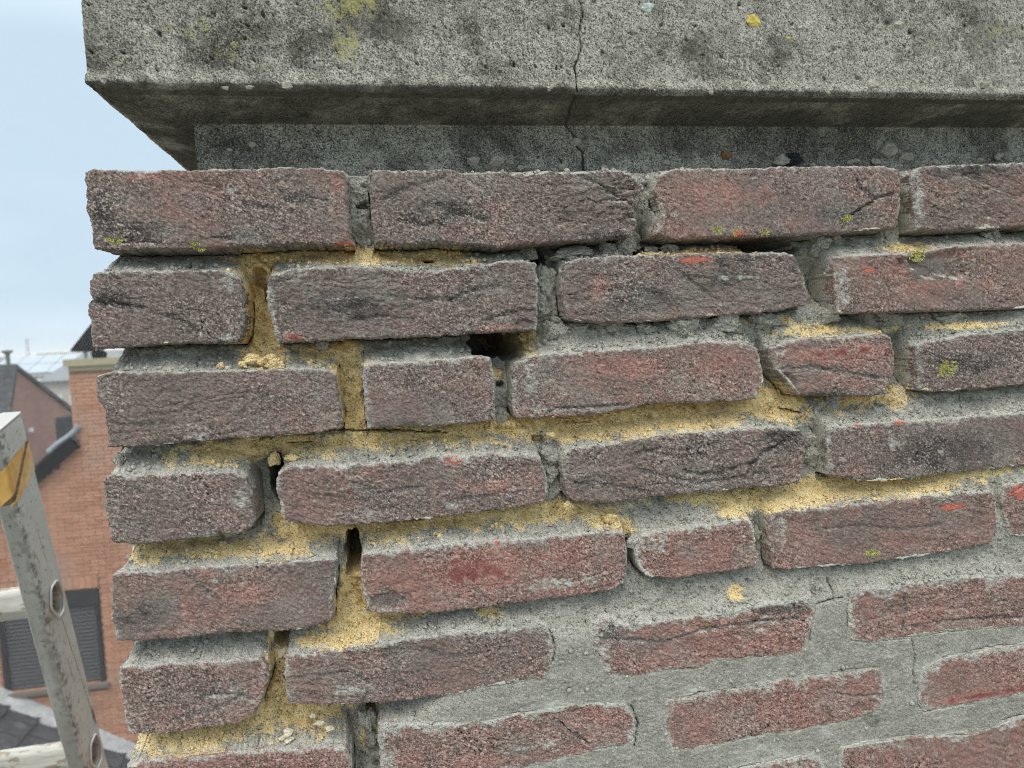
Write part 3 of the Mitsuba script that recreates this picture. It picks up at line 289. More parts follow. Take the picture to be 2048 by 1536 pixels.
def brick(top, right, bottom, left, red, fold, grain, back, rim, depth, seed, res=1.0):
    TL, TR, BR, BL = top[0], top[-1], bottom[-1], bottom[0]
    W, H = TR[0] - TL[0], TL[1] - BL[1]
    nu, nv = max(24, int(W / res)), max(12, int(H / res))
    t, b = resample(top, nu), resample(bottom, nu)
    l, r = resample([TL, *left, BL], nv), resample([TR, *right, BR], nv)
    # small crumbled irregularities of the four arrises
    for line, ax, sgn, n in ((t, 1, 1, nu), (b, 1, -1, nu), (l, 0, -1, nv), (r, 0, 1, nv)):
        q = np.stack([line[:, 0] * .11, line[:, 1] * .11, np.full(n, seed + ax * 7.3 + sgn)], 1)
        e = (fbm(q, 4, seed) - .5) * 3.0 * grain + (fbm(q * 4.5, 3, seed + 1) - .5) * 1.8 * grain
        w = np.minimum(1, np.minimum(np.arange(n), np.arange(n)[::-1]) / 6)
        line[:, ax] += sgn * e * w
    u, v = np.meshgrid(np.linspace(0, 1, nu), np.linspace(0, 1, nv))
    u_, v_ = u[..., None], v[..., None]
    P = (1 - v_) * t[None] + v_ * b[None] + (1 - u_) * l[:, None] + u_ * r[:, None]
    P -= (1 - u_) * (1 - v_) * t[0] + u_ * (1 - v_) * t[-1] + (1 - u_) * v_ * b[0] + u_ * v_ * b[-1]
    brick_polys.append(Polygon(np.vstack([t, r[1:], b[::-1][1:], l[::-1][1:-1]])).buffer(0))
    flat2 = P.reshape(-1, 2)
    q3 = np.stack([flat2[:, 0], np.zeros(len(flat2)), flat2[:, 1]], 1)
    du, dv = np.minimum(u, 1 - u) * W, np.minimum(v, 1 - v) * H
    d = np.minimum(du, dv).ravel()
    rad = 1.0 + 5.0 * np.clip(fbm(q3 * .08 + seed, 4, seed + 5) - .3, 0, 1) + 14.0 * np.clip(fbm(q3 * .05 + seed * 2, 3, seed) - .56, 0, 1)
    e = np.clip(1 - d / rad, 0, 1)
    y = back + rad * (1 - np.sqrt(np.clip(1 - e * e, 0, 1)))
    # front relief: folds of the thrown clay, torn ledges, broken chips
    ang = .25 * math.sin(seed * 1.7)
    fx, fz = flat2[:, 0] * math.cos(ang) + flat2[:, 1] * math.sin(ang), -flat2[:, 0] * math.sin(ang) + flat2[:, 1] * math.cos(ang)
    s = np.stack([fx * .022, fz * .06, np.full(len(fx), seed * 3.1)], 1)
    warp = fbm(s * 1.7 + 9, 3, seed + 2)[:, None] * 1.2
    f1 = fbm(s + warp, 4, seed + 3) * 3.2
    step = np.floor(f1) + np.clip((f1 % 1) / .5, 0, 1) ** 2 * (3 - 2 * np.clip((f1 % 1) / .5, 0, 1))
    inner = np.clip(d / 6, 0, 1)
    fold = fold * np.clip(.35 + 1.5 * (fbm(q3 * .012 + seed * 5, 2, seed + 20) - .3) * 1.6, .2, 1.5)
    relief = (step - 2) * fold * .75 + (fbm(q3 * .02 + seed, 2, seed + 8) - .5) * 2.4 + (fbm(q3 * .11, 3, seed + 9) - .5) * (.9 + .7 * fold)
    crest = np.abs(fbm(s * 1.4 + 30, 3, seed + 4) - .5)
    relief -= fold * .6 * np.clip(1 - crest / .035, 0, 1)
    tone = np.full(len(flat2), float(red)) + (fbm(q3 * .018 + 40 + seed, 3, seed) - .5) * .65
    dust = np.zeros(len(flat2))
    for line, w, dep in CREASES:
        if near(flat2, line, 8):
            q = flat2 + (noise(q3 * .5, 3)[:, None] - .5) * 2.0
            k = seg_dist(q, line)
            wv = w * (.5 + noise(q3 * .12, 8))
            relief -= dep * np.exp(-(k / wv) ** 2)
            tone -= .5 * np.exp(-(k / (wv * 1.2)) ** 2)  # clay colour darkened along the crease as well as cut
    for cx, cz, rx, rz, dep in CHIPS:
        if near(flat2, (cx, cz), rx + rz + 4):
            k = np.hypot((flat2[:, 0] - cx) / rx, (flat2[:, 1] - cz) / rz) + (fbm(q3 * .09, 4, 4) - .5) * 1.7
            relief -= dep * np.clip((1.1 - k) / .3, 0, 1) * (.75 + .6 * (fbm(q3 * .2, 3, 41) - .3))
    for cx, cz, rx, rz, kind in SPOTS:
        if near(flat2, (cx, cz), 1.7 * max(rx, rz)):
            k = np.hypot((flat2[:, 0] - cx) / rx, (flat2[:, 1] - cz) / rz) + (fbm(q3 * (.25 if kind == 'v' else .13), 4, 6) - .5) * (1.9 if kind == 'v' else 1.6)
            a = np.clip((1.2 - k) / (.3 if kind == 'v' else .95 if kind == 'm' else .8), 0, 1)
            if kind == 'v': tone = np.where(a > 0, tone * (1 - a) + 3.0 * a, tone)
            if kind == 'm': tone = tone * (1 - a) + (1.75 + .5 * (noise(q3 * [.25, 1, .05], 44) - .5)) * a; relief = relief * (1 - .75 * a)
            if kind == 'r': tone = tone * (1 - a) + np.maximum(tone, .72) * a; relief = relief * (1 - .3 * a)
            if kind == 's': tone = tone - .75 * a
            if kind == 'd': dust = np.maximum(dust, a * .62)
            if kind == 'y': dust = dust - a
    y = y - relief * inner
    # pale worn rim, strongest along the upper arris and the ends
    topd, endd = (v * H).ravel(), np.minimum(u, 1 - u).ravel() * W
    smear = 2.4 if back == -.5 else 1.0
    rimn = smear * np.clip(fbm(q3 * .07 + 70 + seed, 4, seed + 1) * 2.2 - .6, 0, 1)
    dust = np.maximum(dust, rim * 1.25 * np.clip(1 - topd / (1 + 8 * rimn), 0, 1))
    dust = np.maximum(dust, rim * 1.05 * np.clip(1 - endd / (1 + 10 * rimn), 0, 1))
    dust = np.maximum(dust, rim * .6 * np.clip(1 - ((1 - v) * H).ravel() / (1 + 4 * rimn), 0, 1))
    verts = np.stack([flat2[:, 0], y, flat2[:, 1]], 1)
    idx = np.arange(nu * nv).reshape(nv, nu)
    faces = [grid_faces(idx)]
    # the four sides running back into the wall
    loop = np.r_[idx[0, :], idx[1:, -1], idx[-1, ::-1][1:], idx[::-1, 0][1:-1]]
    n0 = verts[loop]
    ypos = np.r_[1.0, 2.2, 3.5, 5, 6.5, 8, 9.6, 11.2, 13, 15, 17, 19.5, 22.5, 27, 34, 45, 62, depth]
    cen = flat2.mean(0)
    rows, tones, dusts = [], [], []
    for k, yy in enumerate(ypos):
        ring = n0.copy()
        ring[:, 1] = np.maximum(n0[:, 1], back) + yy
        ring[:, [0, 2]] = cen + (n0[:, [0, 2]] - cen) * (1 - .0003 * yy)
        rows.append(ring)
        tones.append(tone[loop] * .5 + red * .5)
        # sand and dust lying on the upper bed face
        up = np.zeros(len(loop)); up[:nu] = 1
        dusts.append(dust[loop] * max(0, 1 - yy / 6) + up * .0)
    nl = len(loop)
    ids = np.vstack([loop] + [nu * nv + k * nl + np.arange(nl) for k in range(len(ypos))])
    ids = np.hstack([ids, ids[:, :1]])
    faces.append(grid_faces(ids)[:, ::-1])
    verts = np.vstack([verts] + rows)
    tone, dust = np.r_[tone, np.concatenate(tones)], np.r_[dust, np.concatenate(dusts)]
    f = np.vstack(faces)
    nrm = vnormals(verts, f)
    if nrm[: nu * nv, 1].mean() > 0:
        f, nrm = f[:, ::-1], -nrm
    g = grain
    smooth = np.clip((tone - 1.2) / .7, 0, 1)
    h = (noise(verts * .42, seed + 11) - .5) * .9 * g + (noise(verts * .85, seed + 12) - .5) * 1.0 * g + (rng.random(len(verts)) - .5) * .34 * g
    big = np.clip(noise(verts * .28 + 50, seed + 13) - .78, 0, 1) * 5
    verts = verts + nrm * ((h + big) * (1 - .85 * smooth))[:, None]
    # dust settles on what faces up; yellow where yellow mortar stands above
    lie = np.clip((vnormals(verts, f)[:, 2] - .35) / .4, 0, 1) * (verts[:, 1] > back + .8)
    lie = ndimage.uniform_filter1d(lie, 3)
    yel = yellow_at(verts[:, 0], verts[:, 2] + 2)
    lied = lie * (.75 + .3 * noise(verts * .07, 6))
    dust = np.where(lied > np.abs(dust), np.where(yel > .42, -lied, lied), dust)
    return verts, f, np.stack([tone, dust], 1)


def yellow_at(x, z):
    out = np.zeros(np.shape(x))
    for cx, cz, rx, rz in YELLOW:
        k = ((x - cx) / rx) ** 2 + ((z - cz) / rz) ** 2
        out = np.maximum(out, np.exp(-.75 * k ** 1.2))
    return out


for i, b in enumerate(BRICKS):
    out_of_frame = b[0][0][0] > 640 or b[0][0][1] < -335
    v, f, uv = brick(*b, seed=i + 3, res=2.5 if out_of_frame else 1.0)
    add('brick', (wall_world(v), f), 'brick_clay', 'chimney', False, uv)

for i, words in ((2, 'top course brick with a forked crack at its lower right corner'), (7, 'brick with a broken hollow and moss in its upper edge'), (12, 'short chipped brick with a smooth maroon skin'),
                 (15, 'brick with a small vermilion chip at its upper edge'), (20, 'reddest brick, worn smooth and maroon in the middle')):
    tag('chimney__brick_%03d' % i, words)

# the flank round the corner and the bricks behind: plain courses, seen only from the side
XL = -196.0
for k in range(9):
    z1 = 127 - 72.6 * k
    y0 = 112 if k % 2 == 0 else 222
    for j in range(3):
        ya, yb = y0 + j * 222, y0 + j * 222 + 208
        if yb > 900: continue
        v, f, uv = brick([(ya, z1), (yb, z1 - 1)], [(yb + 1, z1 - 30)], [(ya, z1 - 58), (yb, z1 - 59)], [(ya - 1, z1 - 30)], .35, 1.2, 1, 0, .5, 95, 200 + 7 * k + j, 3.0)
        brick_polys.pop()
        w = np.stack([XL - 7.5 - k * 1.1 + v[:, 1], v[:, 0], v[:, 2]], 1)
        add('brick', (wall_world(w), f[:, ::-1]), 'brick_clay', 'chimney', True, uv)

# mortar: one eroded sheet behind and between the brick faces
EX = np.asarray(sorted(EDGE, key=lambda q: -q[1]))
nx, zs = 800, np.arange(127.0, -455.0, -1.05)
XR = 700.0
s = np.linspace(0, 1, nx) ** 1.0
xl = np.interp(-zs, -EX[:, 1], EX[:, 0])
X = xl[:, None] + s[None] * (XR - xl[:, None])
Z = np.repeat(zs[:, None], nx, 1)
pts = np.stack([X.ravel(), Z.ravel()], 1)
union = shapely.union_all([p.buffer(0) for p in brick_polys])
inside = np.zeros(len(pts), bool)
for p in brick_polys:
    x0, z0, x1, z1 = p.bounds
    c = (pts[:, 0] > x0) & (pts[:, 0] < x1) & (pts[:, 1] > z0) & (pts[:, 1] < z1)
    inside[c] |= shapely.contains_xy(p, pts[c, 0], pts[c, 1])
inside = inside.reshape(X.shape)
cell = (np.mean(np.diff(X, axis=1)), 1.05)
din = ndimage.distance_transform_edt(inside, sampling=(1.05, cell[0]))
dout = ndimage.distance_transform_edt(~inside, sampling=(1.05, cell[0]))
# height above the brick below, within each column
below = np.full(X.shape, 99.0)
run = np.full(nx, 99.0)
for i in range(len(zs) - 1, -1, -1):
    run = np.where(inside[i], 0, run + 1.05)
    below[i] = run
D = np.asarray(DEPTHS)
tree = cKDTree(D[:, :2] * [1, 1.6])
dist, who = tree.query(pts * [1, 1.6], k=6)
w = 1 / (dist + 8) ** 3
base = ((D[who, 2] * w).sum(1) / w.sum(1)).reshape(X.shape)
q3 = np.stack([X, np.zeros_like(X), Z], -1)
above = np.full(X.shape, 99.0)
run = np.full(nx, 99.0)
for i in range(len(zs)):
    run = np.where(inside[i], 0, run + 1.05)
    above[i] = run
above[inside] = 99
base = np.where(base > 3, base * (1.5 + .25 * np.clip((60 - X) / 200, 0, 1)), base)
slope = .16 + .84 * np.clip(below / 13, 0, 1) ** .85
depth = base * slope + np.clip((base - 5) / 8, 0, 1) * 13 * np.exp(-above / 5)
rough = np.clip(base / 8, .16, 1.4)
depth = depth + rough * ((fbm(q3 * .035, 3, 1) - .5) * 9 + (fbm(q3 * .13, 3, 2) - .5) * 5)
crumb = fbm(q3 * .22, 3, 5)
depth += rough * 3.0 * np.clip(.42 - crumb, 0, 1) * 4
TILT = np.array([[.993, 0, -.12], [0, 1, 0], [.12, 0, .993]])
# trowelled pointing: faint horizontal drag marks
depth += (1 - rough) * (fbm(q3 @ TILT * [.03, 1, .22], 4, 9) - .5) * 1.0 + (1 - rough) * (fbm(q3 * .05, 3, 10) - .5) * 1.6
flush = np.clip(1 - base / 4, 0, 1)
depth += np.where(inside, np.clip(din - 2.2 * (1 - flush) - 4.2 * flush * np.clip(fbm(q3 * .07, 4, 12) * 2.4 - .7, 0, 1.3), 0, 9) * 1.6, 0)
depth += flush * np.where(inside, 0, .35 * np.clip(1 - dout / 2, 0, 1) * noise(q3 * .2, 3) * 2)
for cx, cz, rx, rz, dep in HOLES:
    k = (np.abs((X - cx) / rx) ** 3.5 + np.abs((Z - cz) / rz) ** 3.5) ** (1 / 3.5) + (fbm(q3 * .13, 4, 14) - .5) * 1.1
    depth += dep * np.clip((1.12 - k) / .32, 0, 1)
gap = flush * (~inside) * np.exp(-((dout - .6) / .8) ** 2) * np.clip(fbm(q3 * .03, 3, 51) * 3.2 - 1.35, 0, 1)
depth += 2.2 * gap
crk = .9 * gap
for line in CRACKS:
    l = np.asarray(line)
    m = (X > l[:, 0].min() - 6) & (X < l[:, 0].max() + 6) & (Z > l[:, 1].min() - 6) & (Z < l[:, 1].max() + 6)
    pm = np.stack([X[m], Z[m]], 1) + (noise(q3[m] * .5, 3)[:, None] - .5) * 1.6
    a = np.exp(-(seg_dist(pm, line) / .75) ** 2)
    depth[m] += 3.2 * a
    crk[m] = np.maximum(crk[m], a)
depth += 7 * np.exp(-(X - xl[:, None]) / 3.5)               # the corner of the joint is rounded off
depth += (noise(q3 * .45, 21) - .5) * 1.0 * (.6 + .4 * rough) + (rng.random(X.shape) - .5) * .5 * (.5 + .5 * rough)
Y = np.clip(depth, -1.2, 205)
Xd = X + (noise(q3 * .3, 31) - .5) * 1.6 * np.clip(1 - s / .01, 0, 1)[None]
verts = np.stack([Xd, Y, Z], -1).reshape(-1, 3)
idx = np.arange(len(zs) * nx).reshape(len(zs), nx)
keep = (din < 9)
kc = keep[:-1, :-1] | keep[1:, 1:]
ff = grid_faces(idx).reshape(2, -1, 3)[:, kc.ravel()].reshape(-1, 3)
yel = np.clip(yellow_at(X, Z) + (fbm(q3 * .07, 4, 17) - .5) * .5 * (yellow_at(X, Z) > .02), 0, 1)
mortar_tone = -.35 * np.clip((Y - 12) / 12, 0, 1) + .75 * np.clip(1 - below / 8, 0, 1) * np.clip(base / 5, 0, 1) * (fbm(q3 * .06, 3, 40) > .38)  # darker where the joint lies deeper, paler just above the bricks
mortar_tone = mortar_tone + flush * (fbm(q3 * [.03, 1, .05], 4, 41) - .45) * 1.9 + flush * .5 * np.clip(1 - dout / 3, 0, 1) * (~inside) * (noise(q3 * .05, 5) > .4)
mortar_tone = mortar_tone + flush * .85 * np.clip(1 - below / 7, 0, 1) * np.clip(fbm(q3 * .025, 3, 61) * 3 - 1, 0, 1)
mortar_tone = mortar_tone - 1.0 * crk  # darker along cracks and gaps
uvm = np.stack([np.where(yel > .03, yel, -flush), mortar_tone], -1).reshape(-1, 2)
# the flank of the mortar round the corner, and its upper face
rowsy = np.r_[3, 7, 13, 22, 36, 60, np.arange(80, 900, 20), 900.0]
side = np.stack([np.repeat(xl[:, None], len(rowsy), 1) + (rng.random((len(zs), len(rowsy))) - .5) * 1.5 + np.clip(rowsy / 25, 0, 3), Y[:, :1] + rowsy[None], np.repeat(zs[:, None], len(rowsy), 1)], -1)
i2 = np.hstack([idx[:, :1], len(verts) + np.arange(side[..., 0].size).reshape(len(zs), -1)])
f2 = grid_faces(i2)[:, ::-1]
lid = np.stack([np.repeat(X[:1], 3, 0), np.repeat(Y[:1], 3, 0) + np.array([[12], [40], [95.]]), np.repeat(Z[:1], 3, 0)], -1)
i3 = np.vstack([idx[:1], len(verts) + side[..., 0].size + np.arange(3 * nx).reshape(3, nx)])
f3 = grid_faces(i3)[:, ::-1]
vm = np.vstack([verts, side.reshape(-1, 3), lid.reshape(-1, 3)])
fm = np.vstack([ff, f2, f3])
uvm = np.vstack([uvm, np.zeros((side[..., 0].size + 3 * nx, 2))])
if vnormals(verts, ff)[:, 1].mean() > 0: fm = fm[:, ::-1]
live = np.unique(fm)
remap = np.full(len(vm), -1); remap[live] = np.arange(len(live))
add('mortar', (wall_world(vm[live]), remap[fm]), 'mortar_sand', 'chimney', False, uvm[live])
depth_tree = cKDTree(pts)
# grit and sand grains lying on the ledges and clinging to the joints
R = np.random.default_rng(31)
ok = (~inside) & (Y < 30) & (Z > -440) & (X < 600)
wgt = ok * (np.where(below < 7, 1.0, .16) * np.clip(base / 7, .05, 1) + .01) * np.clip(fbm(q3 * .03, 3, 77) - .3, .05, 1)
pick = R.choice(wgt.size, 9000, p=(wgt / wgt.sum()).ravel())
ico0 = trimesh.creation.icosphere(subdivisions=0)
gv, gf = np.array(ico0.vertices), np.array(ico0.faces)
size = .4 + 2.1 * R.random(9000) ** 5
jit = 1 + (R.random((9000, len(gv))) - .5) * .7
pos = np.stack([X.ravel()[pick], Y.ravel()[pick] - size * .3, Z.ravel()[pick]], 1)
V = pos[:, None] + gv[None] * (size[:, None] * jit)[..., None]
FI = gf[None] + (np.arange(9000) * len(gv))[:, None, None]
ya = yellow_at(pos[:, 0], pos[:, 2])
gy = np.clip(ya * 1.1 + (R.random(9000) - .5) * .9 * (ya > .12), 0, 1.3)
guv = np.repeat(np.stack([gy, R.random(9000) * 1.0 - .3], 1), len(gv), 0)
tag(add('grit', (wall_world(V.reshape(-1, 3)), FI.reshape(-1, 3)), 'mortar_sand', 'chimney', True, guv), kind='stuff')


def mortar_depth(x, z):
    return float(Y.ravel()[depth_tree.query((x, z))[1]])


core = trimesh.creation.box((1.36, .60, .62))
core.apply_translation((.52, .215 + .30, EYE + .127 - .31))
add('inner_masonry', core, 'mortar_sand', 'chimney', False, np.zeros((8, 2)))
shaft = trimesh.creation.box((1.37, .82, 2.6))
shaft.apply_translation((.485, .006 + .41, EYE - .455 - 1.3))
add('lower_shaft', shaft, 'house_wall', 'chimney')
ICO = trimesh.creation.icosphere(subdivisions=4)
ICO2 = trimesh.creation.icosphere(subdivisions=2)


def lump(x, y, z, r, flatness, seed, rough=.45, ico=ICO, angular=False):
    v = np.array(ico.vertices)
    if angular:
        Rn = np.random.default_rng(seed * 7 + 1)
        pn = Rn.normal(0, 1, (11, 3)); pn /= np.linalg.norm(pn, axis=1, keepdims=True)
        pd = .6 + .35 * Rn.random(11)
        v = v * np.minimum((pd / np.maximum(v @ pn.T, .05)).min(1), 1.15)[:, None]
    k = 1 + (fbm(v * 1.5 + seed, 3, seed) - .5) * rough * 2.0 + (noise(v * 4 + seed, seed) - .5) * .3 + (noise(v * 9, seed) - .5) * .2 + (noise(v * 18, seed) - .5) * .12
    v = v * k[:, None]
    th = (noise(np.array([[seed * 1.3, 0, 0]]), 2)[0] - .5) * 1.0
    a, b = v[:, 0].copy() * r * (1.15 if flatness < 1 else .95), v[:, 2].copy() * r * flatness
    return np.stack([x + a * math.cos(th) - b * math.sin(th), y + v[:, 1] * r * .85, z + a * math.sin(th) + b * math.cos(th)], 1), np.array(ico.faces)


for i, (x, z, r, fl, kind) in enumerate(LUMPS):
    v, f = lump(x, max(mortar_depth(x, z), 3) if mortar_depth(x, z) < 35 else 26, z, r * 1.08, fl, i + 1, .45, ICO, True)
    uv = np.zeros((len(v), 2))
    uv[:, 0] = {'g': 0, 'y': 1, 'w': 2}[kind]
    uv[:, 1] = .1
    add('mortar_lump', (wall_world(v), f), 'mortar_sand', 'chimney', True, uv)

# the coping: profile swept along the front and round the left corner
zt, oz = 300.0, 58.0
prof = [(60, 312), (8, zt)] + [(2.5, z) for z in np.arange(zt - 4, 196, -1.25)]
for a in np.linspace(0, 1, 9): prof.append((2.5 - 2.5 * math.sin(a * math.pi) + 5.0 * (1 - math.cos(a * math.pi / 2)), 196 - 10 * math.sin(a * math.pi / 2)))
prof += [(o, 186 - 9 * (o - 7) / 51) for o in np.arange(8.3, oz, 1.25)]
prof += [(oz + .3, 177 - z) for z in np.arange(.5, 66, 1.25)]
prof = np.asarray(prof, float)
npf = len(prof)
xr = 720.0
ccen = 137.0
us = [0.0]
x = XL
while x < xr:
    x += (.55 if abs(x - ccen) < 24 else 1.35 if x < 600 else 4)
    us.append((x - XL) / (xr - XL))
us = np.clip(us, 0, 1)
FX = XL + prof[:, 0][:, None] + us[None] * (xr - XL - prof[:, 0][:, None])
front = np.stack([FX, np.repeat(prof[:, :1], len(us), 1), np.repeat(prof[:, 1:], len(us), 1)], -1)
ys = np.r_[np.arange(1.5, 60, 1.5), np.arange(60, 340, 3.0), np.arange(340, 860, 20)]
left = np.stack([np.repeat(XL + prof[:, :1], len(ys), 1), prof[:, :1] + ys[None], np.repeat(prof[:, 1:], len(ys), 1)], -1)
allv = np.concatenate([left[:, ::-1], front], 1)
idc = np.arange(allv[..., 0].size).reshape(npf, -1)
vc, fc = allv.reshape(-1, 3), grid_faces(idc)
nrm = vnormals(vc, fc)
if nrm[:, 1].mean() > 0: fc, nrm = fc[:, ::-1], -nrm
onfront = np.zeros(allv.shape[:2], bool); onfront[:, len(ys):] = True
onfront = onfront.ravel()
face, soffit, neck = vc[:, 2] > 196, (vc[:, 2] <= 186) & (vc[:, 2] > 176.9), vc[:, 2] <= 176.9
rough = np.where(soffit, .35, np.where(neck, .7, 1.0))
h = rough * ((fbm(vc * .02, 3, 1) - .5) * 2.2 + (fbm(vc * .12, 3, 2) - .5) * 1.5 + (noise(vc * .5, 3) - .5) * .8 + (rng.random(len(vc)) - .5) * .4)
arris = np.exp(-((vc[:, 2] - 189) / 6) ** 2) * (vc[:, 1] < 14)
h += arris * (fbm(vc * .15, 3, 5) - .5) * 2.6
# air holes
pit = noise(vc * .3 + 13, 9)
h -= np.clip(pit - .86, 0, 1) * 40 * face * (noise(vc * .05, 71) > .35)
ck = np.full(len(vc), 99.0)
wob = np.stack([vc[:, 0], vc[:, 2]], 1) + (noise(vc * .35, 14)[:, None] - .5) * 2.2
m = onfront & (vc[:, 2] > 185)
ck[m] = seg_dist(wob[m], CRACK_FRONT)
sof = onfront & soffit                                    # the crack runs back along the underside, drifting left
a0, a1 = CRACK_FRONT[-1][0], CRACK_NECK[0][0]
ck[sof] = np.abs(wob[sof, 0] - (a0 + (a1 - a0) * (vc[sof, 1] / oz) ** 1.5))
m = onfront & neck
ck[m] = np.minimum(seg_dist(wob[m], CRACK_NECK), seg_dist(wob[m], CRACK_NECK2))
wid = .34 + .6 * noise(vc * .06, 15)
h -= 3.0 * np.exp(-(ck / wid) ** 2)
vc2 = vc + nrm * h[:, None]
shade = np.where(soffit, -.72, np.where(neck, .0, .12 + .35 * (vc[:, 0] > 160) + .25 * np.clip((vc[:, 0] - 160) / 300, 0, 1))) - 2.0 * np.exp(-(ck / (wid * 1.3)) ** 2)  # underside colour holds some of its shade besides dirt; crack line darkened
shade = shade - 2.2 * np.clip((pit - .88) / .06, 0, 1) * face * (noise(vc * .05, 71) > .35)  # air holes darkened in colour as well as sunk
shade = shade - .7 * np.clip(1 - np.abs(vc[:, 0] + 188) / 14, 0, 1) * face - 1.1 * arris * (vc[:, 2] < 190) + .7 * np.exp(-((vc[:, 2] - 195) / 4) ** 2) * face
for cx, cz, rx, rz, a in ((10, 232, 45, 18, -.9), (-35, 222, 20, 10, -.5), (330, 215, 14, 9, -.9), (260, 222, 18, 12, -.4), (-120, 232, 35, 20, .4), (40, 215, 30, 12, .25), (470, 240, 18, 16, -.6), (90, 240, 30, 14, -.3), (200, 232, 26, 18, .3), (400, 210, 50, 14, .4), (545, 215, 20, 25, .3), (-60, 150, 60, 10, -.3), (250, 160, 120, 10, -.2)):
    shade = shade + a * np.clip(1.3 - np.hypot((vc[:, 0] - cx) / rx, (vc[:, 2] - cz) / rz) + (fbm(vc * .09, 3, 20) - .5), 0, 1)
li = np.zeros(len(vc))
for cx, cz, rx, rz, a in ((-8, 243, 26, 12, .95), (-15, 226, 12, 14, .9), (0, 250, 18, 7, 1.1), (-18, 212, 14, 10, .8), (-95, 213, 26, 10, .5), (-120, 230, 30, 12, .4), (545, 245, 20, 12, .5), (480, 222, 20, 16, .35), (430, 160, 30, 8, .4), (-80, 205, 12, 5, .6), (28, 148, 26, 10, .4)):
    li = np.maximum(li, a * np.clip(1.35 - np.hypot((vc[:, 0] - cx) / rx, (vc[:, 2] - cz) / rz), 0, 1))
li *= onfront
coping = add('coping', (wall_world(vc2), fc), 'coping_concrete', 'chimney', True, np.stack([shade, li], 1))
tag(coping, 'lichen-stained grey concrete coping split by a crack')
for i, (x, z, r, k) in enumerate(PEBBLES_NECK):
    v, f = lump(x, 57.3 - (.25 * r if k == 'k' else 0), z, r * 1.2, .85, 300 + i, .35, ICO, i % 3 > 0)
    add('pebble', (wall_world(v), f), 'pebble_' + k, coping, True)
for i, (x, z, r, k) in enumerate(PEBBLES_FRONT):
    v, f = lump(x, 1.9 + (1.3 if z < 190 else 0) - .15 * r, z, r * 1.15, .8, 400 + i, .6, ICO, k == 'w')
    v[:, 1] = 2.2 + (v[:, 1] - 2.2) * (.35 if k in 'yl' else .7)
    add('pebble', (wall_world(v), f), 'pebble_' + k, coping, True)

# loose crumbs lying on the ledges
HEAP, PALE = 'yellow crumbs heaped on the third course ledge', 'pale crumbs on the yellow ledge at lower left'
crumb_words = [('largest yellow crumb, in the middle of the heap under the upper left head joint', HEAP), ('yellow crumb right beside the largest one in the upper left heap', HEAP), ('rounded yellow crumb at the right end of the upper left heap', HEAP),
               ('small yellow crumb lying in front of the right end of the heap', HEAP), ('yellow crumb at the left end of the heap on the third course ledge', HEAP), ('yellow crumb near the top of the heap, second from its right end', HEAP),
               ('lone yellow crumb left of the heap on the third course ledge', HEAP), ('smallest yellow crumb at the front edge of the heap', HEAP), ('little yellow crumb at the front of the heap near its right end', HEAP),
               ('pale crumb, upper one of the right pair on the yellow ledge', PALE), ('pale crumb, rightmost on the yellow ledge', PALE), ('pale crumb, upper one of the stacked left pair on the yellow ledge', PALE), ('pale crumb, lower one of the stacked left pair on the yellow ledge', PALE),
               ('tiny pale crumb above the others on the yellow ledge', PALE), ('tiny pale crumb left of the stacked pair on the yellow ledge', PALE),
               ('big yellow crumb on the right end of the ledge over the polished maroon brick', None), ('small yellow crumb left of the big one over the polished maroon brick', None), ('yellow crumb under the grey head joint plug above the polished maroon brick', None),
               ('yellow crumb wedged at the top of the grey plugged head joint', None), ('tiny pale grain on the ledge left of the yellow heap', None)]
for i, (x, z, r, k) in enumerate(CRUMBS):
    v, f = lump(x, 9, z, r, .8, 500 + i, .5, ICO, True)
    tag(add('mortar_crumb', (wall_world(v), f), 'mortar_sand', None, True, np.full((len(v), 2), [1.0 if k == 'y' else 2.0, .1])), crumb_words[i][0], 'crumb', crumb_words[i][1])

# moss
def moss_color(p, n, uv):
    return MIX((.16, .17, .05), (.58, .58, .22), uv.x * .8 + .3 * N(p.x * 500, p.y * 500, p.z * 500))


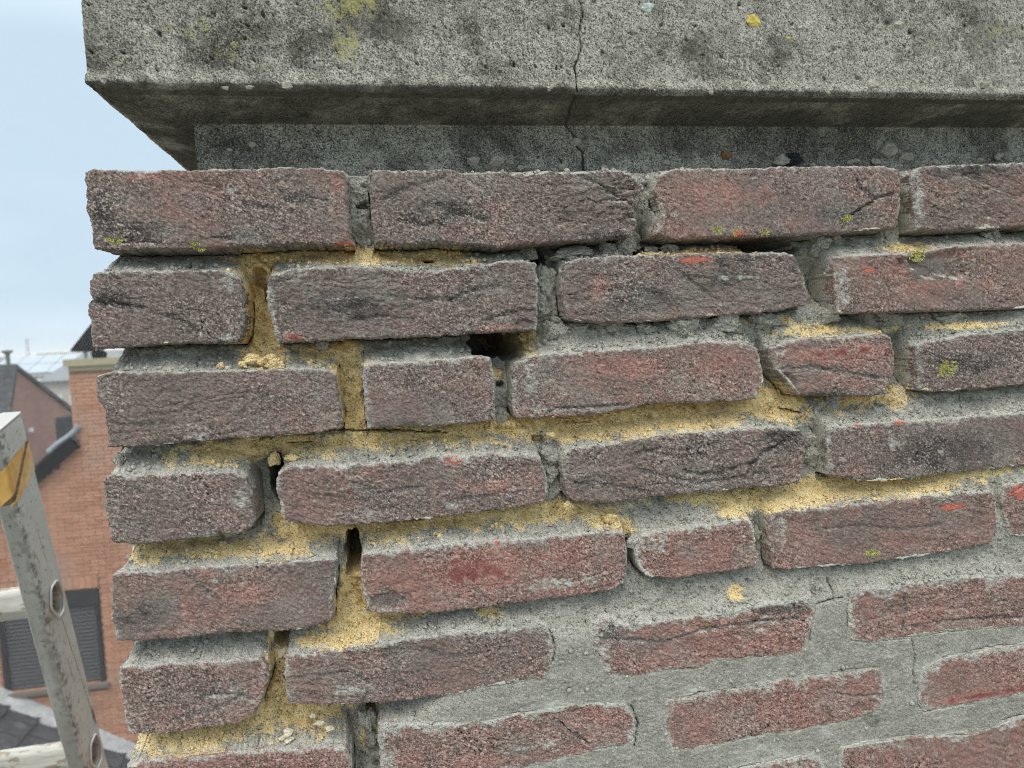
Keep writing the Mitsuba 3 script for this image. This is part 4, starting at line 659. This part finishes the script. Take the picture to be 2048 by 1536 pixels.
proc_bsdf('moss_leaf', moss_color)
moss_words = ['fluffy green moss tuft with long threads under the leftmost top brick', 'brownish green moss film at the bottom left corner of the top left brick',
              'small moss tuft at the lower edge of the third top brick, leftmost of its row', 'small moss tuft between two bright red chips', 'round bright green moss tuft just right of the red chips',
              'moss in the crack of the third top course brick', 'yellow green moss left of the broken hollow at upper right', 'yellow green moss tuft right of the broken hollow at upper right',
              'spiky yellow moss tuft on the brick at the right edge', 'flat green moss patch at the lower edge of the long fifth course brick', 'pale crusty moss patch on the mortar-smeared brick, left one',
              'small green moss clump on the mortar-smeared brick, right one']
for i, (x, z, r) in enumerate(MOSS):
    R = np.random.default_rng(60 + i)
    spiky = i in (0, 8)
    nb = int(90 + r * r * 14)
    a, rr = R.random(nb) * 6.283, R.random(nb) ** .7 * r * 1.25
    bx, bz = x + rr * np.cos(a) * 1.1, z + rr * np.sin(a) * (.75 if i not in (1, 9) else .35)
    ok_ = noise(np.stack([bx * .45, np.full(nb, i * 9.0), bz * .45], 1), 4) > .4
    a, rr, bx, bz = a[ok_], rr[ok_], bx[ok_], bz[ok_]
    nb = len(a)
    L = (1.4 + 2.4 * R.random(nb)) * (1.7 if spiky else 1) * (1 - .5 * rr / r)
    dirs = np.stack([(bx - x) / r * .8 + R.normal(0, .5, nb), -np.ones(nb) * .45 + R.normal(0, .25, nb), (bz - z) / r * .7 + R.normal(0, .5, nb) - (.15 if spiky else 0)], 1)
    dirs /= np.linalg.norm(dirs, axis=1, keepdims=True)
    sidev = np.cross(dirs, R.normal(0, 1, (nb, 3))); sidev /= np.linalg.norm(sidev, axis=1, keepdims=True)
    wd = (.26 if spiky else .42) + .15 * R.random(nb)
    y0 = .6 if i not in (5, 6, 7, 10, 11) else 1.6
    p0 = np.stack([bx, np.full(nb, y0), bz], 1)
    mid, tip = p0 + dirs * (L * .55)[:, None], p0 + dirs * L[:, None] + [0, 0, -.35]
    v = np.concatenate([p0 - sidev * wd[:, None], p0 + sidev * wd[:, None], mid - sidev * wd[:, None] * .8, mid + sidev * wd[:, None] * .8, tip])
    k = np.arange(nb)
    f = np.vstack([np.stack([k, k + nb, k + 3 * nb], 1), np.stack([k, k + 3 * nb, k + 2 * nb], 1), np.stack([k + 2 * nb, k + 3 * nb, k + 4 * nb], 1)])
    bright = np.tile(R.random(nb) * .5 + (.35 if i in (6, 7, 8) else .15 if i != 1 else 0), 5) + np.repeat([0, 0, .15, .15, .3], nb)
    tag(add('moss_tuft', (wall_world(v), f), 'moss_leaf', None, False, np.stack([bright, bright], 1)), moss_words[i], 'moss')

# ------------------------------------------------------------------ the ladder
LP = np.array([-.4733, 1.2 - .56, EYE - .8206])
LS = np.array([-.00690754, -.27383668, .9617514]); LR = np.array([-.99979096, -.01661719, -.01191212]); LN = np.array([-.01924358, .96163264, .27366466])
LA, LB = .0235, .0696


def ladder_world(abs_):
    """(along the rungs to the left, back, up the stile) -> metres."""
    return LP + abs_[:, :1] * LR + abs_[:, 1:2] * LN + abs_[:, 2:] * LS


def aluminium(p, n, uv):
    """uv: metres up the stile, and from the front arris back along the web (negative: on the narrow front face)."""
    u, w = uv.x, uv.y
    brush = N(u * 18, w * 1400, 1.0)
    cl = F(u * 22, w * 70, 3.0)
    c = MIX((.52, .55, .54), (.68, .71, .7), F(u * 60, w * 60, 3.0)) * (.94 + .12 * brush)
    dirt = SS(.018, .0, dr.abs(w + .001 + (N(u * 120, 0, 5.0) - .5) * .016)) * SS(.35, .65, F(u * 170, w * 170, 9.0))
    c = MIX(c, (.14, .14, .135), dirt * .8)
    c = MIX(c, (.22, .218, .205), SS(.001, -.004, w) * (.45 + .5 * F(u * 14, w * 60, 8.0)))  # narrow front face: shading against the web put into the colour, with dirt
    c = MIX(c, (.26, .265, .26), SS(.6, .85, F(u * 30, w * 90, 2.0)) * (.2 + .4 * SS(.012, -.004, w)))
    c = MIX(c, (.07, .068, .064), SS(.86, .92, N(u * 300, w * 300, 4.0)) * .6)
    run = dr.abs(w - .047 + (u - .39) * .1)                    # a run of dirt down from the rung
    c = MIX(c, (.05, .05, .045), SS(.0011, .0004, run) * SS(.24, .26, u) * SS(.46, .44, u))
    blob = SS(1.2, .3, dr.hypot((u - .252) / .022, (w - .062) / .006))
    c = MIX(c, (.08, .075, .07), blob * .85)
    for u0, u1, w0, w1 in ((.545, .60, .035, .039), (.345, .39, .028, .031), (.245, .315, .06, .078), (.555, .58, .012, .02)):
        t = (u - u0) / (u1 - u0)
        c = MIX(c, (.3, .2, .06), SS(.0013, .0005, dr.abs(w - (w1 + (w0 - w1) * t))) * SS(-.02, .02, t) * SS(1.02, .98, t) * .8)
    return c


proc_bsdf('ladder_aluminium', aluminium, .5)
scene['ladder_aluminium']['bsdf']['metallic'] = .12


def spattered(p, n, uv):
    c = MIX((.36, .35, .32), (.58, .57, .53), F(p.x * 60, p.y * 300, p.z * 300)) * (.85 + .3 * N(p.x * 20, p.y * 900, p.z * 900))
    return MIX(c, (.2, .16, .1), SS(.56, .66, F(p.x * 55, p.y * 90, p.z * 90 + 3)) * .7)


proc_bsdf('rung_aluminium', spattered, .6)
flat('socket_metal', (.72, .73, .72), .4, .5)


def tape_color(p, n, uv):
    c = MIX((.66, .36, .08), (.76, .5, .18), F(p.x * 90, p.y * 90, p.z * 60))
    t = uv.y - (uv.x * 1.25 - .012)                            # a printed brown band across the tape
    c = MIX(c, (.16, .11, .075), SS(.006, .0045, dr.abs(t)))
    return MIX(c, (.66, .58, .4), SS(.012, .03, t - .004) * .7)


proc_bsdf('tape', tape_color, .45)
tag('ladder', 'worn aluminium ladder leaning against the chimney with brown tape round its top', 'ladder')


def rounded(w, h, r, n=5):
    return np.array(Polygon([(0, 0), (w, 0), (w, h), (0, h)]).buffer(-r).buffer(r, quad_segs=n).exterior.coords)[:-1]


S_TOP = .754
RUNGS = [.4846 - .28 * k for k in range(28)]
sec = rounded(LA, LB, .0035)


def prism(poly, z0, z1):
    m = trimesh.creation.extrude_polygon(poly if isinstance(poly, Polygon) else Polygon(poly), z1 - z0, engine='earcut')
    m.apply_translation((0, 0, z0))
    return m


RW, RH = .037, .045                                            # rung hollow: across the web, up the stile
def rung_outline(grow=0.0):
    return Polygon([(-RW / 2, 0), (-RW * .18, -RH / 2), (RW * .3, -RH / 2), (RW / 2, -RH * .1), (RW * .35, RH / 2), (-RW * .2, RH / 2)]).buffer(-.008).buffer(.008 + grow, quad_segs=6)


def rung_world(m, a0, s):
    """A prism along z whose outline is (across the web, up the stile) -> laid along the rungs."""
    v = np.array(m.vertices)
    return ladder_world(np.stack([a0 + v[:, 2], LB * .52 + v[:, 0], s + v[:, 1]], 1))


def outward(v, f):
    m = trimesh.Trimesh(v, f, process=False)
    return (v, f[:, ::-1]) if m.volume < 0 else (v, f)


for a_off in (0.0, .37):
    body = prism(sec, -8.05, S_TOP)
    for s in RUNGS[:9]:
        cut = prism(rung_outline(), -.02, .06)
        cut.vertices = np.stack([np.array(cut.vertices)[:, 2], LB * .52 + np.array(cut.vertices)[:, 0], s + np.array(cut.vertices)[:, 1]], 1)
        cut.fix_normals()
        body = trimesh.boolean.difference([body, cut], engine='manifold')
    v = np.array(body.vertices)
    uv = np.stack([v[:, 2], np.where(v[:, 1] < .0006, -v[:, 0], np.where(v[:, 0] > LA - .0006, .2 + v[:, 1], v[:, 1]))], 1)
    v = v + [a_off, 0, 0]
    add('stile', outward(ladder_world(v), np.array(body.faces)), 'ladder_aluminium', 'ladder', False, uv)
    cap = prism(rounded(LA + .0016, LB + .0016, .004), S_TOP, S_TOP + .004)
    v = np.array(cap.vertices) + [a_off - .0008, -.0008, 0]
    add('end_cap', outward(ladder_world(v), np.array(cap.faces)), 'socket_cap', 'ladder')
    if a_off == 0:
        for s in RUNGS[:9]:                                    # the flanged rung ends in the outer face
            ring = np.array(rung_outline(.0015).exterior.coords)
            tube = []
            n = len(ring) - 1
            for k in range(8):
                a = k / 8 * 2 * math.pi
                o = rung_outline(.0008 + .0034 * (1 + math.cos(a)) / 2)
                e = np.array([o.exterior.interpolate(t, normalized=True).coords[0] for t in np.linspace(0, 1, 48, endpoint=False)])
                tube.append(np.stack([np.full(48, -.0005 - .0036 * (1 + math.sin(a)) / 2), LB * .52 + e[:, 0], s + e[:, 1]], 1))
            tube = np.array(tube)
            ids = np.arange(8 * 48).reshape(8, 48)
            ids = np.vstack([np.hstack([ids, ids[:, :1]]), np.hstack([ids, ids[:, :1]])[:1]])
            add('rung_flange', outward(ladder_world(tube.reshape(-1, 3)), grid_faces(ids)), 'socket_metal', 'ladder', True)
for s in RUNGS:
    tube = Polygon(rung_outline(-.0001).exterior, [rung_outline(-.002).exterior.coords])
    m = prism(tube, .001, .392)
    add('rung', outward(rung_world(m, 0, s), np.array(m.faces)), 'rung_aluminium', 'ladder')
# tape wound round the stile head
ring = np.array(Polygon(sec).buffer(.0007, quad_segs=5).exterior.coords)
per = np.r_[0, np.cumsum(np.linalg.norm(np.diff(ring, axis=0), axis=1))]
tt = np.linspace(0, per[-1], 120)
ring = np.stack([np.interp(tt, per, ring[:, k]) for k in range(2)], 1)
lo, hi, ns = .656, .709, 24
rows = []
for k in range(ns):
    t = k / (ns - 1)
    edge = (fbm(np.stack([ring[:, 0] * 60, ring[:, 1] * 60, np.full(120, 3.0 + (t > .5) * 9)], 1), 3, 2) - .5) * .016
    z = (lo + ring[:, 1] * .3 + ring[:, 0] * .1) * (1 - t) + (hi + ring[:, 1] * .12 - ring[:, 0] * .5) * t + edge * (2 * abs(t - .5))
    bump = 1 + .0 * t
    rows.append(np.stack([ring[:, 0], ring[:, 1], z], 1))
rows = np.array(rows)
wr = (noise(rows * 180, 5) - .3)[..., None] * .0012
rows[..., :2] += wr * np.sign(rows[..., :2] - [LA / 2, LB / 2])
idt = np.arange(ns * 120).reshape(ns, 120)
uvt = np.stack([rows[..., 2] - lo, np.where(rows[..., 1] < .001, -rows[..., 0], rows[..., 1])], -1).reshape(-1, 2)
add('tape', (ladder_world(rows.reshape(-1, 3)), grid_faces(idt)), 'tape', 'ladder', True, uvt)
tag('ladder__tape', 'peeling ochre tape with a brown band')

# ------------------------------------------------------------------ the houses across the gardens
def W(x, y, z):
    return np.array([x, y - .56, z + EYE])


def box_mesh(lo, hi):
    lo, hi = np.minimum(lo, hi), np.maximum(lo, hi)
    m = trimesh.creation.box(hi - lo)
    m.apply_translation((lo + hi) / 2)
    return m


def slab(corners, thick):
    """A plate over four (or more) corners in one plane, with the thickness below."""
    c = np.asarray(corners, float)
    n = np.cross(c[1] - c[0], c[2] - c[0]); n /= np.linalg.norm(n)
    if n[2] < 0: c, n = c[::-1], -n
    k = len(c)
    v = np.vstack([c, c - n * thick])
    f = [[0, i, i + 1] for i in range(1, k - 1)] + [[k, k + i + 1, k + i] for i in range(1, k - 1)]
    for i in range(k):
        j = (i + 1) % k
        f += [[i, i + k, j + k], [i, j + k, j]]
    return trimesh.Trimesh(v, np.array(f), process=False)


def brick_far(p, n, uv):
    row = dr.floor(p.z / .0622)
    r = mikit.cell_rand(dr.floor(p.x / .22 + row * .5), row, 3)
    c = MIX((.41, .2, .132), (.56, .305, .21), r) * (.85 + .3 * N(p.x * 60, p.y * 60, p.z * 60))
    return MIX(c, (.42, .3, .25), SS(.5, .75, F(p.x * 1.5, p.z * 1.5, 2.0)) * .5)


def brick_wall_far(p, n, uv):
    """Courses on the parts of the wall whose bricks are too small or hidden to be built one by one."""
    row = dr.floor(p.z / .0622)
    h = p.x + p.y
    fx, fz = (h / .22 + row * .5) - dr.floor(h / .22 + row * .5), p.z / .0622 - row
    r = mikit.cell_rand(dr.floor(h / .22 + row * .5), row, 3)
    c = MIX((.41, .2, .132), (.56, .305, .21), r)
    return dr.select((fx < .05) | (fz < .17), mi.Color3f(.15, .105, .085), c)


proc_bsdf('house_brick', brick_far)
proc_bsdf('house_wall', brick_wall_far)
flat('house_joint', (.15, .105, .085))
flat('shutter_grey', (.075, .078, .09), .6)
flat('shutter_box_grey', (.022, .023, .029), .5)
flat('stone_cream', (.4, .36, .25))
flat('sill_grey', (.2, .17, .15))
flat('black_plate', (.008, .009, .011))
flat('lead', (.26, .29, .34), .5)
flat('socket_cap', (.42, .43, .42), .5, .3)


def slate(p, n, uv):
    c = MIX((.036, .038, .046), (.1, .103, .114), F(p.x * 4, p.y * 4, p.z * 4)) * (.8 + .4 * N(p.x * 30, p.y * 30, p.z * 30))
    return MIX(c, (.17, .175, .17), SS(.62, .8, F(p.x * 9, p.y * 9, p.z * 9 + 3)) * .5)


def slate_rows(p, n, uv):
    c = slate(p, n, uv)
    f = p.z / .17 - dr.floor(p.z / .17)
    return c * (.72 + .4 * SS(0, .3, f))


def flashing(p, n, uv):
    return MIX((.25, .26, .27), (.5, .51, .52), F(p.x * 7, p.y * 7, p.z * 7)) * (.8 + .4 * N(p.x * 40, p.y * 40, p.z * 40))


proc_bsdf('slate', slate)
proc_bsdf('slate_rows', slate_rows)
proc_bsdf('flashing', flashing)
tag('neighbour_house', 'orange brick gable house with a chimney and a dark shuttered window', 'house')
H = 'neighbour_house'
YW = 12.5
win = (-6.27, -4.76, -5.34, -3.78)                            # x0 x1 z0 z1 (relative to the eye)
ridge = (-4.45, -.88)
gable = Polygon([(-9.4, -8), (0.6, -8), (0.6, -5.0), ridge, (-9.4, -5.0)]).difference(shapely.box(win[0], win[2], win[1], win[3]))
m = trimesh.creation.extrude_polygon(gable, .3, engine='earcut')
v = np.array(m.vertices)
add('wall', outward(np.stack([v[:, 0], YW + .008 + v[:, 2] - .56, v[:, 1] + EYE], 1), np.array(m.faces)), 'house_wall', H)
back_wall = box_mesh(W(-9.4, YW + .31, -8), W(.6, YW + 9, -5.0))
add('wall', back_wall, 'house_wall', H)
chim = H + '__chimney'
add('chimney', box_mesh(W(-4.93, YW + .006, -1.6), W(-4.02, YW + .62, -.26)), 'house_wall', H)
add('cap', trimesh.util.concatenate([box_mesh(W(-4.92, YW - .03, -.26), W(-3.99, YW + .66, -.185)), box_mesh(W(-4.97, YW - .08, -.184), W(-3.95, YW + .7, -.075))]), 'stone_cream', chim)
tilt = [W(-4.92, YW + .1, .07), W(-4.58, YW + .1, .05), W(-4.36, YW + .4, .46), W(-4.68, YW + .4, .5)]
add('cowl_plate', slab(tilt, .04), 'black_plate', chim)
for x, y in ((-4.74, .2), (-4.52, .3)):
    add('cowl_leg', box_mesh(W(x - .02, YW + y, -.075), W(x + .02, YW + y + .04, .12 + (y - .2) * 1.2)), 'lead', chim)
pot = trimesh.creation.revolve(np.array([(0, -.075), (.1, -.075), (.115, .0), (.1, .02), (.05, .05), (.025, .06), (.02, .11), (0, .12)]), sections=20)
pot.apply_translation(W(-4.47, YW + .02, 0))
add('flue_pot', pot, 'black_plate', chim, 30)
# bricks in view, laid one by one, a few mm proud of the joints
zrow = .0622
cand = []
for k in range(-106, -3):
    z0 = k * zrow
    for j in range(-32, -17):
        x0 = (j + .5 * (k % 2)) * .22
        x1, z1 = x0 + .209, z0 + zrow - .011
        zz = z0 + .03
        xa = max(x0, -4.93) if zz > -1.42 else x0
        x1 = min(x1, -4.03 if zz > -1.0 else 9)
        if zz > -1.42 and x1 < -4.9: continue
        if zz <= -1.42 and (zz > -.88 - (ridge[0] - xa) * (4.12 / 4.95) - .14): continue
        if x1 - xa < .04 or xa > -4.2: continue
        if win[0] - .02 < x1 and xa < win[1] + .02 and win[2] - .1 < z1 and z0 < win[3] + .23:
            if x1 > win[1] + .03 and xa < win[1]: xa = win[1] + .012
            elif xa < win[0] and x1 > win[0]: x1 = win[0] - .012
            elif xa >= win[0] - .02 and x1 <= win[1] + .02: continue
        if x1 - xa < .03 or zz > -.3: continue
        cand.append((xa, x1, z0, z1))
for j in range(16):                                           # upright bricks over the window
    x0 = win[0] + j * .0945
    cand.append((x0, x0 + .084, win[3] + .012, win[3] + .22))
cand.sort(key=lambda q: (q[0] + 5) ** 2 + (q[2] + 3.0) ** 2)
R = np.random.default_rng(4)
rest = []
for q in cand:
    d = .004 + .005 * R.random()
    m = box_mesh(W(q[0], YW + .05, q[2]), W(q[1], YW - d, q[3]))
    if len([1 for k in scene if k.startswith(H + '__wall__brick')]) < 296:
        add('brick', m, 'house_brick', H + '__wall')
    else:
        rest.append(m)
tag(add('brickwork', trimesh.util.concatenate(rest), 'house_brick', H + '__wall'), kind='stuff')
joint = Polygon([(-6.98, -6.6), (-4.0, -6.6), (-4.0, -.3), (-4.92, -.3), (-4.92, -1.45), (-6.98, -3.2)]).difference(shapely.box(win[0] - .01, win[2] - .06, win[1] + .01, win[3]))
m = trimesh.creation.extrude_polygon(joint, .03, engine='earcut')
v = np.array(m.vertices)
add('joint', outward(np.stack([v[:, 0], YW + .001 + v[:, 2] - .56, v[:, 1] + EYE], 1), np.array(m.faces)), 'house_joint', H + '__wall')
w_ = H + '__window'
add('window', box_mesh(W(win[0], YW + .12, win[2]), W(win[1], YW + .2, win[3])), 'shutter_box_grey', H)
add('shutter_box', box_mesh(W(win[0] + .01, YW - .03, win[3] - .24), W(win[1] - .005, YW + .11, win[3] - .01)), 'shutter_box_grey', w_)
for x in (win[0] + .01, win[1] - .08):
    add('guide_rail', box_mesh(W(x, YW - .01, win[2] + .01), W(x + .07, YW + .1, win[3] - .245)), 'shutter_box_grey', w_)
ns = 21
for k in range(ns):
    z0 = win[2] + .02 + k * (1.295 / ns)
    prof_ = np.array([(0, 0), (.012, .006), (.022, .028), (.012, .046), (0, .05)])
    m = prism(np.vstack([prof_, [(-.02, .05), (-.02, 0)]]), 0, 1.37)
    v = np.array(m.vertices)
    add('slat', outward(np.stack([win[0] + .075 + v[:, 2], YW + .045 - v[:, 0] - .56, z0 + v[:, 1] + EYE], 1), np.array(m.faces)), 'shutter_grey', w_)
add('sill', box_mesh(W(win[0] - .05, YW - .07, win[2] - .075), W(win[1] + .05, YW + .1, win[2] - .004)), 'sill_grey', w_)
sl = 4.12 / 4.95
add('roof', slab([W(-4.96, YW - .06, ridge[1] + .06 - .51 * sl), W(-9.65, YW - .06, ridge[1] + .06 - 5.2 * sl), W(-9.65, YW + 9, ridge[1] + .06 - 5.2 * sl), W(-4.96, YW + 9, ridge[1] + .06 - .51 * sl)], .16), 'slate', H)
add('roof', slab([W(ridge[0], YW + .7, ridge[1] + .06), W(-4.95, YW + .7, ridge[1] + .06 - .5 * sl), W(-4.95, YW + 9, ridge[1] + .06 - .5 * sl), W(ridge[0], YW + 9, ridge[1] + .06)], .16), 'slate', H)
for sx in (1,):
    x1 = ridge[0] + sx * 5.2
    z1 = ridge[1] - 5.2 * sl
    r = add('roof', slab([W(ridge[0], YW + .32, ridge[1] + .06), W(x1, YW + .32, z1 + .06), W(x1, YW + 9, z1 + .06), W(ridge[0], YW + 9, ridge[1] + .06)], .16), 'slate', H)
add('verge_board', slab([W(-4.96, YW - .10, -1.30), W(-9.5, YW - .10, -1.30 - 4.54 * sl), W(-9.5, YW - .062, -1.30 - 4.54 * sl), W(-4.96, YW - .062, -1.30)], .2), 'black_plate', H + '__roof')
add('roof_upstand', box_mesh(W(-5.23, YW + .1, -1.45), W(-4.97, YW + .9, -1.0)), 'slate', H + '__roof')
pts_ = np.array([W(-4.84, YW - .05, -1.13), W(-4.88, YW - .05, -1.2), W(-5.0, YW - .05, -1.3), W(-5.16, YW - .05, -1.4), W(-5.3, YW - .05, -1.52)])
lead_ = trimesh.util.concatenate([trimesh.creation.cylinder(.045, segment=[pts_[k], pts_[k + 1]], sections=12) for k in range(4)])
add('flashing', lead_, 'lead', H + '__roof')

# the lean-to with its slate roof in front of the gable
tag('lean_to', 'lean-to with dark slate roof and pale flashing below the shuttered window', 'building')
sl2 = -.64
ang2 = math.atan(sl2)
ex = np.array([math.cos(ang2), 0, math.sin(ang2)])
en = np.array([-math.sin(ang2), 0, math.cos(ang2)])
O = W(-8.2, YW - .02, -5.32 - 1.86 * .64)
O = W(-6.34, YW - .02, -5.40) - ex * 2.2
LEN = 6.0
lw = box_mesh(W(-8.0, YW - 4.3, -9), W(-3.5, YW - .1, -7.3))
add('wall', lw, 'house_wall', 'lean_to')
add('roof', slab([O - en * .06, O + ex * LEN - en * .06, O + ex * LEN - np.array([0, 4.6, 0]) - en * .06, O - np.array([0, 4.6, 0]) - en * .06], .12), 'slate', 'lean_to')
R = np.random.default_rng(9)
for i in range(12):
    for j in range(12):
        a0, b0 = i * .48, j * .36 + (.18 if i % 2 else 0) - .16
        t = .005 * R.random()
        c = [(a0, max(b0, .05) + .01), (a0 + .52, max(b0, .05) + .01), (a0 + .52, b0 + .35), (a0, b0 + .35)]
        if b0 + .357 < .15: continue
        cs = [O + ex * p[0] - np.array([0, p[1], 0]) + en * (.0 + .05 * (p[0] - a0) / .52 + t) for p in c]
        add('tile', slab(cs, .03), 'slate', 'lean_to__roof')
fl = []
n = 90
for k in range(n + 1):
    a = k / n * LEN
    wv = (noise(np.array([[a * 3.0, 1, 2.0]]), 3)[0] - .5) * .05
    p = O + ex * a
    fl.append([p + en * .16 + [0, .012, 0], p + en * (.13) + [0, -.03, 0], p + en * .055 + [0, -.10 - wv, 0], p + en * .045 + [0, -.17 - wv, 0], p + en * .0 + [0, -.175 - wv, 0]])
fl = np.array(fl)
add('flashing', (fl.reshape(-1, 3), grid_faces(np.arange(fl[..., 0].size).reshape(n + 1, 5))), 'flashing', 'lean_to__roof', True)

# a second house behind, end gable turned to the right
def pale_brick(p, n, uv):
    row = dr.floor(p.z / .066)
    c = MIX((.27, .15, .13), (.33, .2, .17), N(p.x * 2, p.y * 2, p.z * 2))
    return c * (.93 + .14 * mikit.cell_rand(dr.floor((p.x + p.y) / .22 + row * .5), row, 3))


proc_bsdf('pale_brick', pale_brick)
tag('gable_house', 'pinkish brick house with a dark slate roof and a vent pipe on its ridge', 'house')
G = 'gable_house'
RX, RZ = -9.1265, -.257
tri = Polygon([(19.30, -1.78), (20.0, RZ), (23.6, -1.86), (23.6, -8), (19.30, -8)])
m = trimesh.creation.extrude_polygon(tri, 8.0, engine='earcut')
v = np.array(m.vertices)
add('wall', outward(np.stack([RX - v[:, 2], v[:, 0] - .56, v[:, 1] + EYE], 1), np.array(m.faces)), 'pale_brick', G)
add('roof', slab([W(RX + .06, 20, RZ + .09), W(RX - 8.2, 20, RZ + .09), W(RX - 8.2, 19.2, -1.9), W(RX + .06, 19.2, -1.9)], .1), 'slate_rows', G)
add('roof', slab([W(RX + .06, 20, RZ + .09), W(RX - 8.2, 20, RZ + .09), W(RX - 8.2, 23.8, -1.87), W(RX + .06, 23.8, -1.87)], .1), 'slate_rows', G)
vent = trimesh.creation.revolve(np.array([(0, -.1), (.05, -.1), (.05, .24), (.12, .28), (.12, .33), (0, .34)]), sections=16)
vent.apply_translation(W(RX - .13, 20.02, RZ + .1))
flat('patina', (.12, .15, .12), .7)
add('vent_pipe', vent, 'patina', G, 30)
flat('frame_white', (.62, .64, .66))
add('downpipe', box_mesh(W(RX - .02, 23.45, -8), W(RX + .08, 23.55, -1.9)), 'frame_white', G)
add('vent_grille', box_mesh(W(RX + .002, 20.4, -1.95), W(RX + .05, 20.62, -1.85)), 'frame_white', G)

# houses in the haze
flat('far_wall', (.5, .44, .42))
flat('far_slate', (.2, .215, .24))
flat('far_red', (.3, .2, .18))
flat('solar_glass', (.30, .36, .42), .15, .3)
tag('far_house', 'pale rendered house with a hipped grey slate roof carrying solar panels in the haze', 'house')
add('wall', box_mesh(W(-19.8, 40.2, -8), W(-13.0, 47, -1.25)), 'far_wall', 'far_house')
rz = .05
r1, r2 = W(-16.3, 43.4, rz), W(-14.5, 43.4, rz)
cA, cB, cC, cD = W(-17.25, 39.9, -1.28), W(-12.7, 39.9, -1.28), W(-12.7, 47.3, -1.28), W(-17.25, 47.3, -1.28)
for c in ([cA, cB, r2, r1], [cB, cC, r2], [cC, cD, r1, r2], [cD, cA, r1]):
    k = add('roof', slab(c, .12), 'far_slate', 'far_house')
wz = [(-15.9, -2.0), (-14.9, -2.0), (-16.8, -2.0)]
for x, z in wz:
    add('window', box_mesh(W(x, 40.13, z - .7), W(x + .6, 40.19, z)), 'frame_white', 'far_house')
tag('solar_house', 'low far house whose roof is covered with bluish solar panels', 'house')
add('wall', box_mesh(W(-22.5, 44.0, -8), W(-17.6, 50, -1.1)), 'far_red', 'solar_house')
add('roof', slab([W(-22.6, 43.8, -1.1), W(-17.5, 43.8, -1.1), W(-17.5, 47.0, .05), W(-22.6, 47.0, .05)], .12), 'far_slate', 'solar_house')
add('roof', slab([W(-22.6, 50.2, -1.1), W(-17.5, 50.2, -1.1), W(-17.5, 47.0, .05), W(-22.6, 47.0, .05)], .12), 'far_slate', 'solar_house')
ee = np.array([0, 3.2, 1.15]); nn = np.array([0, -1.15, 3.2]) / 3.4
for i in range(4):
    for j in range(2):
        b = W(-21.6 + i * 1.02, 43.8, -1.1) + ee * (.1 + .43 * j) + nn * .08
        add('solar_panel', slab([b, b + [.98, 0, 0], b + [.98, 0, 0] + ee * .41, b + ee * .41], .04), 'solar_glass', 'solar_house')
tag('red_gable_house', 'small dull red gable house far behind the vent pipe', 'house')
m = trimesh.creation.extrude_polygon(Polygon([(-23.2, -8), (-21.3, -8), (-21.3, -.9), (-22.1, -.25), (-23.2, -.9)]), 6, engine='earcut')
v = np.array(m.vertices)
add('wall', outward(np.stack([v[:, 0], 50 + v[:, 2] - .56, v[:, 1] + EYE], 1), np.array(m.faces)), 'far_red', 'red_gable_house')
add('roof', slab([W(-22.1, 49.8, -.18), W(-21.1, 49.8, -1.0), W(-21.1, 56.2, -1.0), W(-22.1, 56.2, -.18)], .1), 'far_slate', 'red_gable_house')
add('roof', slab([W(-22.1, 49.8, -.18), W(-23.4, 49.8, -.97), W(-23.4, 56.2, -.97), W(-22.1, 56.2, -.18)], .1), 'far_slate', 'red_gable_house')
tag('white_building', 'long pale flat-roofed building far off behind the neighbouring chimney', 'building')
wb = add('wall', box_mesh(W(-26.5, 62, -8), W(-15, 70, .05)), 'frame_white', 'white_building')
add('parapet', box_mesh(W(-26.6, 61.9, .05), W(-14.9, 70.1, .2)), 'far_wall', 'white_building')
tag('lattice_mast', 'thin radio mast rising from the far roofs into the haze', 'mast')
mp = W(-35.1, 80, -8)
parts = []
for dx, dy in ((-.25, -.15), (.25, -.15), (0, .28)):
    parts.append(trimesh.creation.cylinder(.03, segment=[mp + [dx, dy, 0], mp + [dx * .4, dy * .4, 9.8]], sections=6))
add('leg', trimesh.util.concatenate(parts[:1]), 'lead', 'lattice_mast'); add('leg', parts[1], 'lead', 'lattice_mast'); add('leg', parts[2], 'lead', 'lattice_mast')
br = []
for k in range(14):
    a, b = mp + [-.25 * (1 - .6 * k / 14), -.15, k * .7], mp + [.25 * (1 - .6 * k / 14), -.15, (k + 1) * .7]
    br.append(trimesh.creation.cylinder(.02, segment=[a, b], sections=5))
add('bracing', trimesh.util.concatenate(br), 'lead', 'lattice_mast')


def ground_color(p, n, uv):
    return MIX((.09, .11, .06), (.2, .19, .16), F(p.x * .05, p.y * .05, 1.0))


proc_bsdf('ground_mix', ground_color)
g = trimesh.creation.box((3000, 3000, .5)); g.apply_translation((0, 0, -.25 - .6))
add('ground', g, 'ground_mix'); tag('ground', 'gardens and streets far below the roofs', kind='structure')
tag('ground', cat='ground')

# ------------------------------------------------------------------ the hazy air
scene['air'] = {'type': 'homogeneous', 'albedo': {'type': 'rgb', 'value': [.95, .955, .96]}, 'sigma_t': {'type': 'rgb', 'value': [.0035, .0035, .0035]}}
scene['haze'] = {'type': 'cube', 'to_world': T().translate([0, 0, 4.2]).scale([1600, 1600, 6.1]), 'bsdf': {'type': 'null'}, 'interior': {'type': 'ref', 'id': 'air'}}
scene['camera']['medium'] = {'type': 'ref', 'id': 'air'}
labels['haze'] = {'label': 'thin grey haze paling the far roofs', 'category': 'haze', 'kind': 'stuff'}
